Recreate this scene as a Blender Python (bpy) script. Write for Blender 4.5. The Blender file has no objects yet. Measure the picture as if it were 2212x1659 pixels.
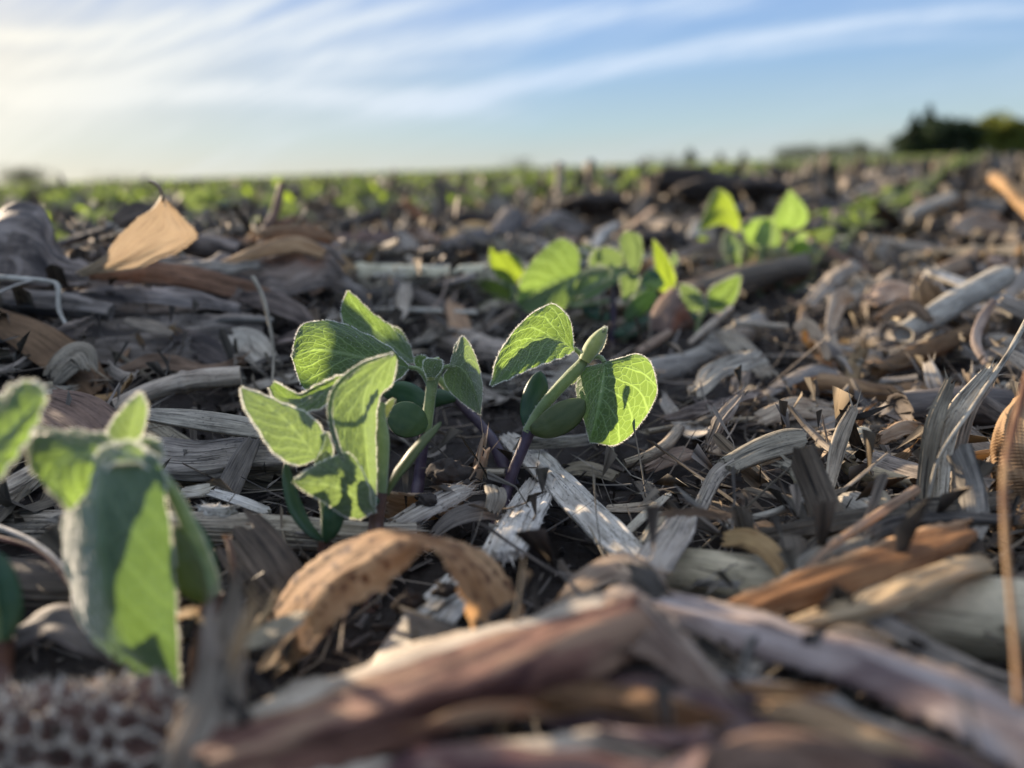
import bpy, math, random
import numpy as np
from mathutils import Matrix, Vector

# ------------------------------------------------------------------ camera
PITCH, ROLL, FPX = math.radians(14.92), math.radians(-1.8), 1736.0
CAM = np.array([0.0, 0.0, 0.12])
scene = bpy.context.scene
cam_data = bpy.data.cameras.new('camera')
cam = bpy.data.objects.new('camera', cam_data)
scene.collection.objects.link(cam)
MROT = Matrix.Rotation(math.pi / 2 - PITCH, 4, 'X') @ Matrix.Rotation(ROLL, 4, 'Z')
cam.matrix_world = Matrix.Translation(Vector(CAM)) @ MROT
cam_data.sensor_width = 36.0
cam_data.lens = FPX / 2212 * 36.0
cam_data.clip_start, cam_data.clip_end = 0.005, 4000.0
cam_data.dof.use_dof = True
cam_data.dof.focus_distance = 0.285
cam_data.dof.aperture_fstop = 5.5
cam_data.dof.aperture_blades = 0
scene.camera = cam

# ------------------------------------------------------------------ light
SUN_AZ, SUN_EL = math.radians(-46.0), math.radians(12.6)      # azimuth from +Y, negative = left of the view
sun_dir = Vector((math.sin(SUN_AZ) * math.cos(SUN_EL), math.cos(SUN_AZ) * math.cos(SUN_EL), math.sin(SUN_EL)))
sun_data = bpy.data.lights.new('sun', 'SUN')
sun_data.energy, sun_data.angle, sun_data.color = 5.0, math.radians(1.2), (1.0, 0.81, 0.60)
sun = bpy.data.objects.new('sun', sun_data)
sun.rotation_euler = sun_dir.to_track_quat('Z', 'Y').to_euler()
scene.collection.objects.link(sun)

scene.view_settings.view_transform = 'Standard'
scene.view_settings.look = 'None'
scene.view_settings.gamma = 1.0
scene.view_settings.exposure = 1.42
scene.cycles.max_bounces = 8
scene.cycles.diffuse_bounces = 3
scene.cycles.glossy_bounces = 2
scene.cycles.transmission_bounces = 4
scene.cycles.use_denoising = True
scene.cycles.sample_clamp_indirect = 4.0

world = bpy.data.worlds.new('World')
scene.world = world
world.use_nodes = True


class NT:
    """small helper to write node trees"""
    def __init__(s, tree):
        s.t = tree
        tree.nodes.clear()

    def n(s, kind, **kw):
        nd = s.t.nodes.new(kind)
        for k, v in kw.items():
            setattr(nd, k, v)
        return nd

    def put(s, sock, v):
        if hasattr(v, 'is_linked') or isinstance(v, bpy.types.NodeSocket):
            s.t.links.new(v, sock)
        elif isinstance(v, (tuple, list)) and len(v) == 3 and sock.type == 'RGBA':
            sock.default_value = (*v, 1)
        else:
            sock.default_value = v

    def m(s, op, a, b=None, c=None, clamp=False):
        nd = s.n('ShaderNodeMath', operation=op, use_clamp=clamp)
        for i, v in enumerate((a, b, c)):
            if v is not None:
                s.put(nd.inputs[i], v)
        return nd.outputs[0]

    def vm(s, op, a, b=None):
        nd = s.n('ShaderNodeVectorMath', operation=op)
        s.put(nd.inputs[0], a)
        if b is not None:
            s.put(nd.inputs[1], b)
        return nd

    def mix(s, f, a, b, blend='MIX'):
        nd = s.n('ShaderNodeMix', data_type='RGBA', blend_type=blend)
        s.put(nd.inputs[0], f)
        s.put(nd.inputs[6], a)
        s.put(nd.inputs[7], b)
        return nd.outputs[2]

    def ramp(s, f, pts, interp='LINEAR'):
        nd = s.n('ShaderNodeValToRGB')
        nd.color_ramp.interpolation = interp
        el = nd.color_ramp.elements
        while len(el) < len(pts):
            el.new(0.5)
        for e, (p, c) in zip(el, pts):
            e.position = p
            e.color = (*c, 1) if isinstance(c, (tuple, list)) else (c, c, c, 1)
        s.put(nd.inputs[0], f)
        return nd.outputs[0]

    def noise(s, vec, scale, detail=3.0, rough=0.5, dist=0.0, dims='3D'):
        nd = s.n('ShaderNodeTexNoise', noise_dimensions=dims)
        s.put(nd.inputs['Vector'], vec)
        nd.inputs['Scale'].default_value = scale
        nd.inputs['Detail'].default_value = detail
        nd.inputs['Roughness'].default_value = rough
        nd.inputs['Distortion'].default_value = dist
        return nd.outputs[0]

    def mapping(s, vec, loc=(0, 0, 0), rot=(0, 0, 0), scale=(1, 1, 1)):
        nd = s.n('ShaderNodeMapping')
        s.put(nd.inputs[0], vec)
        nd.inputs[1].default_value = loc
        nd.inputs[2].default_value = rot
        nd.inputs[3].default_value = scale
        return nd.outputs[0]


# cirrus streaks as curves over the sky: elevation tangent = a + b X + c X^2, X = tangent of the azimuth; width, X range, strength
STREAKS = [
    (0.0937, 0.1852, -0.1173, 0.015, -0.13, 0.602, 0.75),
    (0.2505, 0.3543, 0.13, 0.0115, -0.479, -0.193, 0.85),
    (0.1974, 0.1188, -0.2415, 0.0127, -0.324, -0.063, 0.55),
    (0.1561, 0.1221, -0.1085, 0.0196, -0.239, 0.254, 0.6),
    (0.4044, 0.9493, 0.9377, 0.0127, -0.575, -0.36, 0.7),
    (0.0709, -0.1067, -0.0866, 0.0196, -0.588, -0.047, 0.75),
    (0.0852, 0.1702, -0.1447, 0.0104, 0.035, 0.535, 0.33),
    (0.3003, 0.507, 0.3693, 0.0173, -0.582, -0.275, 0.5),
    (0.1234, 0.0381, -0.1063, 0.0081, -0.284, -0.067, 0.35),
]


def build_sky():
    k = NT(world.node_tree)
    out = k.n('ShaderNodeOutputWorld')
    bg = k.n('ShaderNodeBackground')
    bg.inputs['Strength'].default_value = 0.12
    sky = k.n('ShaderNodeTexSky', sky_type='NISHITA')
    sky.sun_disc = False
    sky.sun_elevation = SUN_EL
    sky.sun_rotation = SUN_AZ
    sky.air_density, sky.dust_density, sky.ozone_density = 1.0, 0.6, 2.0
    tc = k.n('ShaderNodeTexCoord')
    d = tc.outputs['Generated']
    sep = k.n('ShaderNodeSeparateXYZ')
    k.put(sep.inputs[0], d)
    z = k.m('MAXIMUM', sep.outputs[2], 0.0)
    dotp = k.m('MAXIMUM', k.vm('DOT_PRODUCT', d, tuple(sun_dir)).outputs['Value'], 0.0)
    yy = k.m('MAXIMUM', sep.outputs[1], 0.15)
    X = k.m('DIVIDE', sep.outputs[0], yy)
    Z = k.m('DIVIDE', z, yy)
    ahead = k.ramp(sep.outputs[1], [(0.25, 0.0), (0.5, 1.0)])
    comb = k.n('ShaderNodeCombineXYZ')
    across = k.m('SUBTRACT', Z, k.m('SUBTRACT', k.m('MULTIPLY', X, 0.30), k.m('MULTIPLY', k.m('MULTIPLY', X, X), 0.155)))
    k.put(comb.inputs[0], X)
    k.put(comb.inputs[1], across)
    st = comb.outputs[0]
    w1 = k.noise(k.mapping(st, scale=(2.2, 9, 1)), 1.0, 3, 0.55, 0.4)
    w2 = k.noise(k.mapping(st, loc=(4, 2, 0), scale=(5.0, 84, 1)), 1.0, 7, 0.75, 1.2)
    fibre = k.m('MAXIMUM', k.m('ADD', -1.05, k.m('MULTIPLY', w2, 4.1)), 0.05)
    tot = k.m('MULTIPLY', k.ramp(k.m('ADD', k.m('MULTIPLY', w1, .6), k.m('MULTIPLY', w2, .4)), [(0.44, 0.0), (0.62, 0.55)], 'EASE'), k.m('ADD', 0.25, k.m('MULTIPLY', k.m('POWER', dotp, 3.0), 1.1)))
    Zw = k.m('ADD', Z, k.m('MULTIPLY', k.m('SUBTRACT', w1, 0.5), 0.022))
    for (a, b, c, w, x0, x1, q_) in STREAKS:
        cen = k.m('ADD', a, k.m('MULTIPLY', X, k.m('ADD', b, k.m('MULTIPLY', X, c))))
        dd = k.m('DIVIDE', k.m('SUBTRACT', Zw, cen), w * 0.8)
        g = k.m('POWER', 2.718, k.m('MULTIPLY', k.m('MULTIPLY', dd, dd), -1.5))
        e = 0.10
        en = k.n('ShaderNodeMapRange', interpolation_type='SMOOTHSTEP')
        k.put(en.inputs[0], X)
        en.inputs[1].default_value, en.inputs[2].default_value = x0 - (e if x0 > -.5 else .6), x0 + e * .5
        ex = k.n('ShaderNodeMapRange', interpolation_type='SMOOTHSTEP')
        k.put(ex.inputs[0], X)
        ex.inputs[1].default_value, ex.inputs[2].default_value = x1 - e * .5, x1 + e
        ex.inputs[3].default_value, ex.inputs[4].default_value = 1, 0
        g = k.m('MULTIPLY', k.m('MULTIPLY', g, k.m('MULTIPLY', en.outputs[0], ex.outputs[0])), k.m('MULTIPLY', fibre, q_ * 1.2))
        tot = k.m('ADD', tot, g)
    c = k.m('MULTIPLY', tot, ahead, clamp=True)
    high = k.ramp(z, [(0.42, 0.0), (0.62, 0.85)])             # unseen cloud sheet overhead, added to give fill light
    gain = k.vm('MULTIPLY', sky.outputs[0], (0.30, 0.38, 0.60)).outputs[0]
    K = 1 / 0.321
    grad = k.ramp(z, [(0.0, (0.64 * K / 4, 0.67 * K / 4, 0.60 * K / 4)), (0.045, (0.50 * K / 4, 0.65 * K / 4, 0.70 * K / 4)), (0.11, (0.35 * K / 4, 0.54 * K / 4, 0.77 * K / 4)), (0.22, (0.26 * K / 4, 0.44 * K / 4, 0.82 * K / 4))])
    grad = k.vm('SCALE', grad)
    grad.inputs['Scale'].default_value = 4.0
    base = k.mix(k.ramp(z, [(0.2, 0.9), (0.45, 0.0)]), gain, grad.outputs[0])
    warm = k.ramp(dotp, [(0.66, 0.0), (0.86, 0.4), (0.97, 0.85), (1.0, 1.0)])
    base = k.mix(k.m('MULTIPLY', warm, k.ramp(z, [(0.0, 0.55), (0.06, 0.75), (0.12, 0.85), (0.2, 0.40), (0.3, .2)])), base, (2.85, 2.6, 2.1))
    cl = k.mix(warm, (2.1, 2.5, 3.05), (3.35, 3.2, 2.75))
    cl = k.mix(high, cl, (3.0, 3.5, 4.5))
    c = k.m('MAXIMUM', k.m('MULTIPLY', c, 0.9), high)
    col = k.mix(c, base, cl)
    # warm brightening round the sun, behind the thin cloud
    glow = k.m('MULTIPLY', k.m('POWER', dotp, 50.0), 0.35)
    col = k.mix(glow, col, (8.0, 5.9, 3.0))
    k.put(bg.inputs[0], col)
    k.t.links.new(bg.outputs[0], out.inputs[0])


build_sky()

# ------------------------------------------------------------------ helpers
rng = np.random.default_rng(11)
R3 = np.array(MROT.to_3x3())


def ray(vx, vy):
    return R3 @ np.array([(vx - 1106) / FPX, -(vy - 829.5) / FPX, -1.0])


def PT(p):
    """(x, y, q): a point seen at x, y of the photograph; q >= 0 is its height above the soil in cm, q < 0 minus its depth in metres"""
    r = ray(p[0], p[1])
    if p[2] < 0:
        return CAM + r * (-p[2])
    t = (p[2] * 0.01 - CAM[2]) / r[2]
    return CAM + r * t


def depth_of(w):
    return float(-(R3.T @ (np.asarray(w) - CAM))[2])


def crom(P, n):
    """centripetal-ish Catmull-Rom through the rows of P, n samples"""
    P = np.asarray(P, float)
    if len(P) == 2:
        t = np.linspace(0, 1, n)[:, None]
        return P[0] * (1 - t) + P[1] * t
    seg = np.linalg.norm(np.diff(P[:, :min(3, P.shape[1])], axis=0), axis=1) + 1e-9
    s = np.concatenate([[0], np.cumsum(seg)])
    Q = np.vstack([2 * P[0] - P[1], P, 2 * P[-1] - P[-2]])
    out = []
    for t in np.linspace(0, s[-1], n):
        i = min(int(np.searchsorted(s, t, 'right') - 1), len(seg) - 1)
        u = (t - s[i]) / seg[i]
        p0, p1, p2, p3 = Q[i], Q[i + 1], Q[i + 2], Q[i + 3]
        out.append(0.5 * ((2 * p1) + (-p0 + p2) * u + (2 * p0 - 5 * p1 + 4 * p2 - p3) * u * u + (-p0 + 3 * p1 - 3 * p2 + p3) * u ** 3))
    return np.array(out)


def unit(v):
    v = np.asarray(v, float)
    return v / (np.linalg.norm(v, axis=-1, keepdims=True) + 1e-12)


def vnoise(x, y, seed=0):
    """smooth value noise in 2D, vectorised, range -1..1"""
    xi, yi = np.floor(x).astype(np.int64), np.floor(y).astype(np.int64)
    fx, fy = x - xi, y - yi
    fx, fy = fx * fx * (3 - 2 * fx), fy * fy * (3 - 2 * fy)

    def hsh(a, b):
        h = (a * 374761393 + b * 668265263 + seed * 2147483647) & 0xFFFFFFFF
        h = ((h ^ (h >> 13)) * 1274126177) & 0xFFFFFFFF
        return ((h ^ (h >> 16)) & 0xFFFF) / 32767.5 - 1
    a, b, c, d = hsh(xi, yi), hsh(xi + 1, yi), hsh(xi, yi + 1), hsh(xi + 1, yi + 1)
    return (a * (1 - fx) + b * fx) * (1 - fy) + (c * (1 - fx) + d * fx) * fy


class MB:
    """mesh builder: collects grids and slivers into one mesh"""
    def __init__(s):
        s.v, s.f, s.uv, s.mi, s.n = [], [], [], [], 0

    def grid(s, P, UV=None, mat=0, closed=False, caps=False):
        P = np.asarray(P, float)
        r, c = P.shape[:2]
        if UV is None:
            UV = np.dstack(np.meshgrid(np.linspace(0, 1, c), np.linspace(0, 1, r)))
        base = s.n
        s.v.append(P.reshape(-1, 3))
        s.uvv = None
        idx = base + np.arange(r * c).reshape(r, c)
        cc = c if closed else c - 1
        j = np.arange(cc)
        j2 = (j + 1) % c
        a = idx[:-1][:, j].ravel()
        b = idx[:-1][:, j2].ravel()
        d = idx[1:][:, j2].ravel()
        e = idx[1:][:, j].ravel()
        F = np.stack([a, b, d, e], 1)
        s.f.append(F)
        U = np.asarray(UV, float).reshape(-1, 2)
        s.uv.append(U[F - base].reshape(-1, 2))
        s.mi.append(np.full(len(F), mat))
        s.n += r * c
        if caps:
            for row, flip in ((0, True), (r - 1, False)):
                cen = P[row].mean(0)
                ctr = s.n
                s.v.append(cen[None])
                s.n += 1
                ring = idx[row]
                k = len(ring)
                A = ring
                B = ring[(np.arange(k) + 1) % k]
                T = np.stack([B, A, np.full(k, ctr), np.full(k, ctr)], 1) if flip else np.stack([A, B, np.full(k, ctr), np.full(k, ctr)], 1)
                s.f.append(T)
                s.uv.append(np.tile(np.array([[0.1, 0.1], [0.3, 0.1], [0.2, 0.3], [0.2, 0.3]]), (k, 1)) + rng.random(2))
                s.mi.append(np.full(k, mat))

    def raw(s, V, F, UV=None, mat=0):
        V = np.asarray(V, float)
        F = np.asarray(F)
        if F.shape[1] == 3:
            F = np.hstack([F, F[:, 2:3]])
        s.v.append(V)
        s.f.append(F + s.n)
        if UV is None:
            UV = np.zeros((len(F) * 4, 2))
        elif len(UV) == len(V):
            UV = np.asarray(UV)[F].reshape(-1, 2)
        s.uv.append(UV)
        s.mi.append(np.full(len(F), mat) if np.isscalar(mat) else np.asarray(mat))
        s.n += len(V)

    def slivers(s, A, B, w, mat=0, side=None):
        """thin tapering triangles from A to B, w wide at the root"""
        A, B = np.asarray(A, float), np.asarray(B, float)
        k = len(A)
        if k == 0:
            return
        d = unit(B - A)
        sd = unit(np.cross(d, (R3 @ np.array([0, 0, 1.0]))[None]) + 1e-6) if side is None else side
        w = np.broadcast_to(np.asarray(w, float), (k,))[:, None]
        V = np.stack([A - sd * w / 2, A + sd * w / 2, B], 1).reshape(-1, 3)
        F = np.arange(3 * k).reshape(k, 3)
        L = np.linalg.norm(B - A, axis=1) * 100
        o = rng.random((k, 1)) * 9
        UV = np.stack([np.hstack([o, o]), np.hstack([o + .02, o]), np.hstack([o, o + L[:, None]])], 1).reshape(-1, 2)
        s.raw(V, F, UV, mat)

    def build(s, name, mats, parent=None, origin=None, smooth=True):
        V = np.concatenate(s.v)
        F = np.concatenate(s.f)
        UV = np.concatenate(s.uv)
        MI = np.concatenate(s.mi)
        tri = F[:, 2] == F[:, 3]
        lens = np.where(tri, 3, 4)
        keep = np.ones((len(F), 4), bool)
        keep[tri, 3] = False
        me = bpy.data.meshes.new(name)
        if origin is None:
            if parent is not None:
                origin = np.array(parent['_o']) if '_o' in parent else np.zeros(3)
            else:
                origin = np.array([V[:, 0].mean(), V[:, 1].mean(), V[:, 2].min()])
        V = V - origin
        me.vertices.add(len(V))
        me.vertices.foreach_set('co', V.astype(np.float32).ravel())
        me.loops.add(int(lens.sum()))
        me.loops.foreach_set('vertex_index', F[keep].astype(np.int32))
        me.polygons.add(len(F))
        st = np.concatenate([[0], np.cumsum(lens)[:-1]])
        me.polygons.foreach_set('loop_start', st.astype(np.int32))
        me.polygons.foreach_set('loop_total', lens.astype(np.int32))
        me.polygons.foreach_set('material_index', MI.astype(np.int32))
        me.polygons.foreach_set('use_smooth', np.full(len(F), smooth))
        ul = me.uv_layers.new(name='UVMap')
        ul.data.foreach_set('uv', UV.reshape(-1, 4, 2)[keep].astype(np.float32).ravel())
        for m in (mats if isinstance(mats, (list, tuple)) else [mats]):
            me.materials.append(m)
        me.update()
        me.validate()
        o = bpy.data.objects.new(name, me)
        scene.collection.objects.link(o)
        if parent is None:
            o.location = origin
        else:
            o.parent = parent
        return o


def tag(o, label, cat, group=None, kind=None):
    if label:
        o['label'] = label
    if cat:
        o['category'] = cat
    if group:
        o['group'] = group
    if kind:
        o['kind'] = kind
    return o


def empty(name, loc, label, cat, group=None):
    o = bpy.data.objects.new(name, None)
    o.empty_display_size = 0.01
    o.location = [float(c) for c in loc]
    scene.collection.objects.link(o)
    o['_o'] = [float(c) for c in loc]
    return tag(o, label, cat, group)


# ------------------------------------------------------------------ ground height
def row_n(x, y):
    return -0.866 * x + 0.5 * y - 0.147


def ground_h(x, y, fine=True):
    x, y = np.asarray(x, float), np.asarray(y, float)
    n = row_n(x, y)
    r = np.hypot(x, y)

    def S(t):
        t = np.clip(t, 0, 1)
        return t * t * (3 - 2 * t)
    fade = 1 - S((r - 2.0) / 6.0)
    per = (n + 0.38) % 0.76 - 0.38                       # distance to the nearest seed row
    hump = S((np.abs(per) - 0.06) / 0.28)
    amp = np.where(n > 0, 0.050 - 0.036 * S((r - 0.65) / 0.5), 0.013 + 0.020 * S((r - 0.42) / 0.5))
    amp = amp * fade + 0.012 * (1 - fade)
    near = np.exp(-((x + 0.30) / 0.16) ** 2 - ((y - 0.52) / 0.17) ** 2) * 0.014
    front = np.exp(-((y - 0.085) / 0.035) ** 2) * 0.010
    z = hump * amp * (1 + 0.35 * vnoise(x * 5, y * 5, 3)) + near + front
    z = z + 0.006 * vnoise(x * 9, y * 9, 1) * fade * (0.25 + 0.75 * hump) + (0.0015 + 0.0045 * hump) * vnoise(x * 24, y * 24, 2)
    z = z + 0.02 * vnoise(x * .25, y * .25, 8) * S((r - 3) / 10)
    if fine:
        c = np.clip(1.6 - r * 0.8, 0.15, 1)
        z = z + c * (0.0022 * vnoise(x * 80, y * 80, 4) + 0.0015 * np.abs(vnoise(x * 210, y * 210, 5)) + 0.0008 * vnoise(x * 520, y * 520, 6))
    return z - 0.002
# ------------------------------------------------------------------ materials
def new_mat(name):
    m = bpy.data.materials.new(name)
    m.use_nodes = True
    return m, NT(m.node_tree)


def residue_mat(name, dark, light, spot=(0.03, 0.025, 0.02), spots=0.35, trans=0.0, tcol=None, rough=0.75, spread=0.35, lines=1.0, island=False, fine=1.0, patch=None):
    """dry corn residue: fibres run along V of a UV map measured in cm"""
    m, k = new_mat(name)
    out = k.n('ShaderNodeOutputMaterial')
    uv = k.n('ShaderNodeUVMap').outputs[0]
    oi = k.n('ShaderNodeObjectInfo')
    rnd = k.n('ShaderNodeNewGeometry').outputs['Random Per Island'] if island else oi.outputs['Random']
    off = k.n('ShaderNodeCombineXYZ')
    k.put(off.inputs[0], k.m('MULTIPLY', rnd, 37.0))
    k.put(off.inputs[1], k.m('MULTIPLY', rnd, 11.0))
    v = k.vm('ADD', uv, off.outputs[0]).outputs[0]
    f1 = k.noise(k.mapping(v, scale=(11 * fine, 0.45, 1)), 1.0, 3, 0.6, dims='2D')
    f2 = k.noise(k.mapping(v, scale=(30 * fine, 1.3, 1)), 1.0, 2, 0.6, dims='2D')
    bl = k.noise(k.mapping(v, scale=(1.3, 0.7, 1)), 1.0, 5, 0.65, dims='2D')
    fib = k.m('ADD', k.m('MULTIPLY', f1, 0.6), k.m('MULTIPLY', f2, 0.4))
    t = k.m('ADD', k.m('MULTIPLY', fib, 0.8 * lines), k.m('MULTIPLY', bl, 0.5 + 0.8 * (1 - lines)))
    t = k.m('SUBTRACT', t, 0.15)
    t = k.m('MULTIPLY', k.m('SUBTRACT', t, 0.32), 2.6, clamp=True)
    col = k.mix(t, dark, light)
    groove = k.ramp(f1, [(0.30, 0.35), (0.42, 1.0)])
    col = k.mix(1.0, col, groove, 'MULTIPLY')
    sp = k.noise(k.mapping(v, loc=(3, 5, 0), scale=(17, 6.0, 1)), 1.0, 3, 0.6, dims='2D')
    sp2 = k.noise(k.mapping(v, loc=(13, 5, 0), scale=(1.1, 0.5, 1)), 1.0, 2, 0.5, dims='2D')
    s = k.m('MULTIPLY', k.ramp(sp, [(0.58, 0.0), (0.68, 1.0)]), k.ramp(sp2, [(0.42, 0.0), (0.6, 1.0)]))
    s = k.m('MULTIPLY', s, spots * 2, clamp=True)
    col = k.mix(s, col, spot)
    if patch:
        pn = k.noise(k.mapping(v, loc=(1, 8, 0), scale=(0.9, 0.28, 1)), 1.0, 4, 0.6, 0.6, dims='2D')
        col = k.mix(k.ramp(pn, [(0.50, 0.0), (0.62, 0.9)]), col, patch[0])
        col = k.mix(k.ramp(pn, [(0.36, 0.85), (0.46, 0.0)]), col, patch[1])
    # piece to piece change of tone and brightness
    val = k.m('ADD', 1 - spread, k.m('MULTIPLY', rnd, 2 * spread))
    hv = k.n('ShaderNodeHueSaturation')
    k.put(hv.inputs['Hue'], k.m('ADD', 0.488, k.m('MULTIPLY', k.m('FRACT', k.m('MULTIPLY', rnd, 7.3)), 0.024)))
    k.put(hv.inputs['Saturation'], k.m('ADD', 0.7, k.m('MULTIPLY', k.m('FRACT', k.m('MULTIPLY', rnd, 17.7)), 0.55)))
    k.put(hv.inputs['Value'], val)
    k.put(hv.inputs['Color'], col)
    col = hv.outputs[0]
    p = k.n('ShaderNodeBsdfPrincipled')
    k.put(p.inputs['Base Color'], col)
    p.inputs['Roughness'].default_value = rough
    p.inputs['Specular IOR Level'].default_value = 0.35
    b = k.n('ShaderNodeBump')
    b.inputs['Strength'].default_value = 0.7
    b.inputs['Distance'].default_value = 0.0006
    k.put(b.inputs['Height'], k.m('ADD', fib, k.m('MULTIPLY', bl, 0.8)))
    k.t.links.new(b.outputs[0], p.inputs['Normal'])
    sh = p.outputs[0]
    if trans > 0:
        tr = k.n('ShaderNodeBsdfTranslucent')
        k.put(tr.inputs[0], k.mix(0.75, col, tcol or light))
        mx = k.n('ShaderNodeMixShader')
        mx.inputs[0].default_value = trans
        k.t.links.new(sh, mx.inputs[1])
        k.t.links.new(tr.outputs[0], mx.inputs[2])
        sh = mx.outputs[0]
    k.t.links.new(sh, out.inputs[0])
    return m


def leaf_mat(name, dark, light, tcol, vein, trans=0.5, veins=1.0, rough=0.5, n_lat=7.0, quilt=1.0, sheen=0.5):
    """living leaf: UV u -1..1 across, v 0..1 from base to tip"""
    m, k = new_mat(name)
    out = k.n('ShaderNodeOutputMaterial')
    uv = k.n('ShaderNodeUVMap').outputs[0]
    sep = k.n('ShaderNodeSeparateXYZ')
    k.put(sep.inputs[0], uv)
    u, v = sep.outputs[0], sep.outputs[1]
    au = k.m('ABSOLUTE', u)
    rnd = k.n('ShaderNodeObjectInfo').outputs['Random']
    nz = k.noise(k.mapping(uv, scale=(2.5, 4, 1)), 1.0, 2, 0.5, dims='2D')
    # laterals leave the midrib and bend towards the tip
    q = k.m('SUBTRACT', v, k.m('MULTIPLY', k.m('POWER', au, 0.8), 0.42))
    q = k.m('ADD', q, k.m('MULTIPLY', k.m('SUBTRACT', nz, 0.5), 0.06))
    q = k.m('ADD', q, k.m('MULTIPLY', k.m('GREATER_THAN', u, 0.0), 0.06))
    fr = k.m('ABSOLUTE', k.m('SUBTRACT', k.m('FRACT', k.m('MULTIPLY', q, n_lat)), 0.5))
    lat = k.ramp(fr, [(0.0, 1.0), (0.035, 0.9), (0.10, 0.0)])
    mid = k.ramp(au, [(0.0, 1.0), (0.025, 0.9), (0.07, 0.0)])
    vo = k.n('ShaderNodeTexVoronoi', feature='DISTANCE_TO_EDGE', voronoi_dimensions='2D')
    k.put(vo.inputs['Vector'], k.mapping(uv, scale=(7.5, 15, 1)))
    vo.inputs['Scale'].default_value = 1.0
    ret = k.ramp(vo.outputs[0], [(0.0, 0.75), (0.05, 0.5), (0.11, 0.0)])
    vo2 = k.n('ShaderNodeTexVoronoi', feature='DISTANCE_TO_EDGE', voronoi_dimensions='2D')
    k.put(vo2.inputs['Vector'], k.mapping(uv, scale=(21, 40, 1)))
    ret2 = k.ramp(vo2.outputs[0], [(0.0, 0.30), (0.12, 0.0)])
    V = k.m('MAXIMUM', k.m('MAXIMUM', lat, mid), k.m('MAXIMUM', ret, ret2))
    V = k.m('MULTIPLY', V, veins)
    bl = k.noise(k.mapping(uv, scale=(1.7, 2.6, 1)), 1.0, 4, 0.6, dims='2D')
    base = k.mix(k.m('MULTIPLY', k.m('SUBTRACT', bl, 0.3), 2.2, clamp=True), dark, light)
    col = k.mix(k.m('MULTIPLY', V, 0.7), base, vein)
    hv = k.n('ShaderNodeHueSaturation')
    k.put(hv.inputs['Value'], k.m('ADD', 0.8, k.m('MULTIPLY', rnd, 0.4)))
    k.put(hv.inputs['Color'], col)
    p = k.n('ShaderNodeBsdfPrincipled')
    k.put(p.inputs['Base Color'], hv.outputs[0])
    p.inputs['Roughness'].default_value = rough
    p.inputs['Specular IOR Level'].default_value = 0.4
    p.inputs['Sheen Weight'].default_value = sheen
    p.inputs['Sheen Roughness'].default_value = 0.4
    b = k.n('ShaderNodeBump')
    b.inputs['Strength'].default_value = 0.5 * quilt
    b.inputs['Distance'].default_value = 0.0007
    hgt = k.m('SUBTRACT', k.m('MULTIPLY', vo.outputs[0], 1.2), V)
    k.put(b.inputs['Height'], hgt)
    k.t.links.new(b.outputs[0], p.inputs['Normal'])
    tr = k.n('ShaderNodeBsdfTranslucent')
    k.put(tr.inputs[0], k.mix(k.m('MULTIPLY', V, 0.6), k.mix(bl, tuple(c * 0.8 for c in tcol), tcol), tuple(min(1, c * 1.6 + .06) for c in tcol)))
    k.t.links.new(b.outputs[0], tr.inputs['Normal'])
    mx = k.n('ShaderNodeMixShader')
    mx.inputs[0].default_value = trans
    k.t.links.new(p.outputs[0], mx.inputs[1])
    k.t.links.new(tr.outputs[0], mx.inputs[2])
    k.t.links.new(mx.outputs[0], out.inputs[0])
    return m


def plain_mat(name, col, col2=None, scale=120.0, rough=0.6, trans=0.0, tcol=None, sheen=0.0, bump=0.0003):
    m, k = new_mat(name)
    out = k.n('ShaderNodeOutputMaterial')
    tc = k.n('ShaderNodeTexCoord').outputs['Object']
    nz = k.noise(tc, scale, 4, 0.6)
    rnd = k.n('ShaderNodeObjectInfo').outputs['Random']
    c = k.mix(k.m('MULTIPLY', k.m('SUBTRACT', nz, 0.3), 2.4, clamp=True), col, col2 or tuple(x * 1.5 for x in col))
    p = k.n('ShaderNodeBsdfPrincipled')
    k.put(p.inputs['Base Color'], c)
    p.inputs['Roughness'].default_value = rough
    p.inputs['Specular IOR Level'].default_value = 0.35
    p.inputs['Sheen Weight'].default_value = sheen
    if bump:
        b = k.n('ShaderNodeBump')
        b.inputs['Strength'].default_value = 0.6
        b.inputs['Distance'].default_value = bump
        k.put(b.inputs['Height'], nz)
        k.t.links.new(b.outputs[0], p.inputs['Normal'])
    sh = p.outputs[0]
    if trans:
        tr = k.n('ShaderNodeBsdfTranslucent')
        k.put(tr.inputs[0], tcol or col)
        mx = k.n('ShaderNodeMixShader')
        mx.inputs[0].default_value = trans
        k.t.links.new(sh, mx.inputs[1])
        k.t.links.new(tr.outputs[0], mx.inputs[2])
        sh = mx.outputs[0]
    k.t.links.new(sh, out.inputs[0])
    return m


M = {}
M['stalk'] = residue_mat('bleached_stalk', (0.17, 0.135, 0.095), (0.52, 0.45, 0.34), spots=0.30, spread=0.2)
M['grey'] = residue_mat('weathered_stalk', (0.095, 0.078, 0.058), (0.37, 0.315, 0.24), spots=0.35, spread=0.25)
M['pith'] = residue_mat('open_pith', (0.22, 0.19, 0.145), (0.60, 0.55, 0.46), spots=0.40, spread=0.12, fine=0.7)
M['tan'] = residue_mat('tan_husk', (0.22, 0.135, 0.075), (0.54, 0.39, 0.235), spots=0.2, trans=0.18, spread=0.25)
M['gold'] = residue_mat('golden_husk', (0.32, 0.20, 0.10), (0.60, 0.43, 0.25), spots=0.12, trans=0.35, tcol=(0.72, 0.50, 0.28), spread=0.1)
M['papery'] = residue_mat('papery_leaf', (0.20, 0.15, 0.105), (0.44, 0.35, 0.25), spots=0.1, trans=0.36, tcol=(0.46, 0.35, 0.24), spread=0.05)
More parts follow.
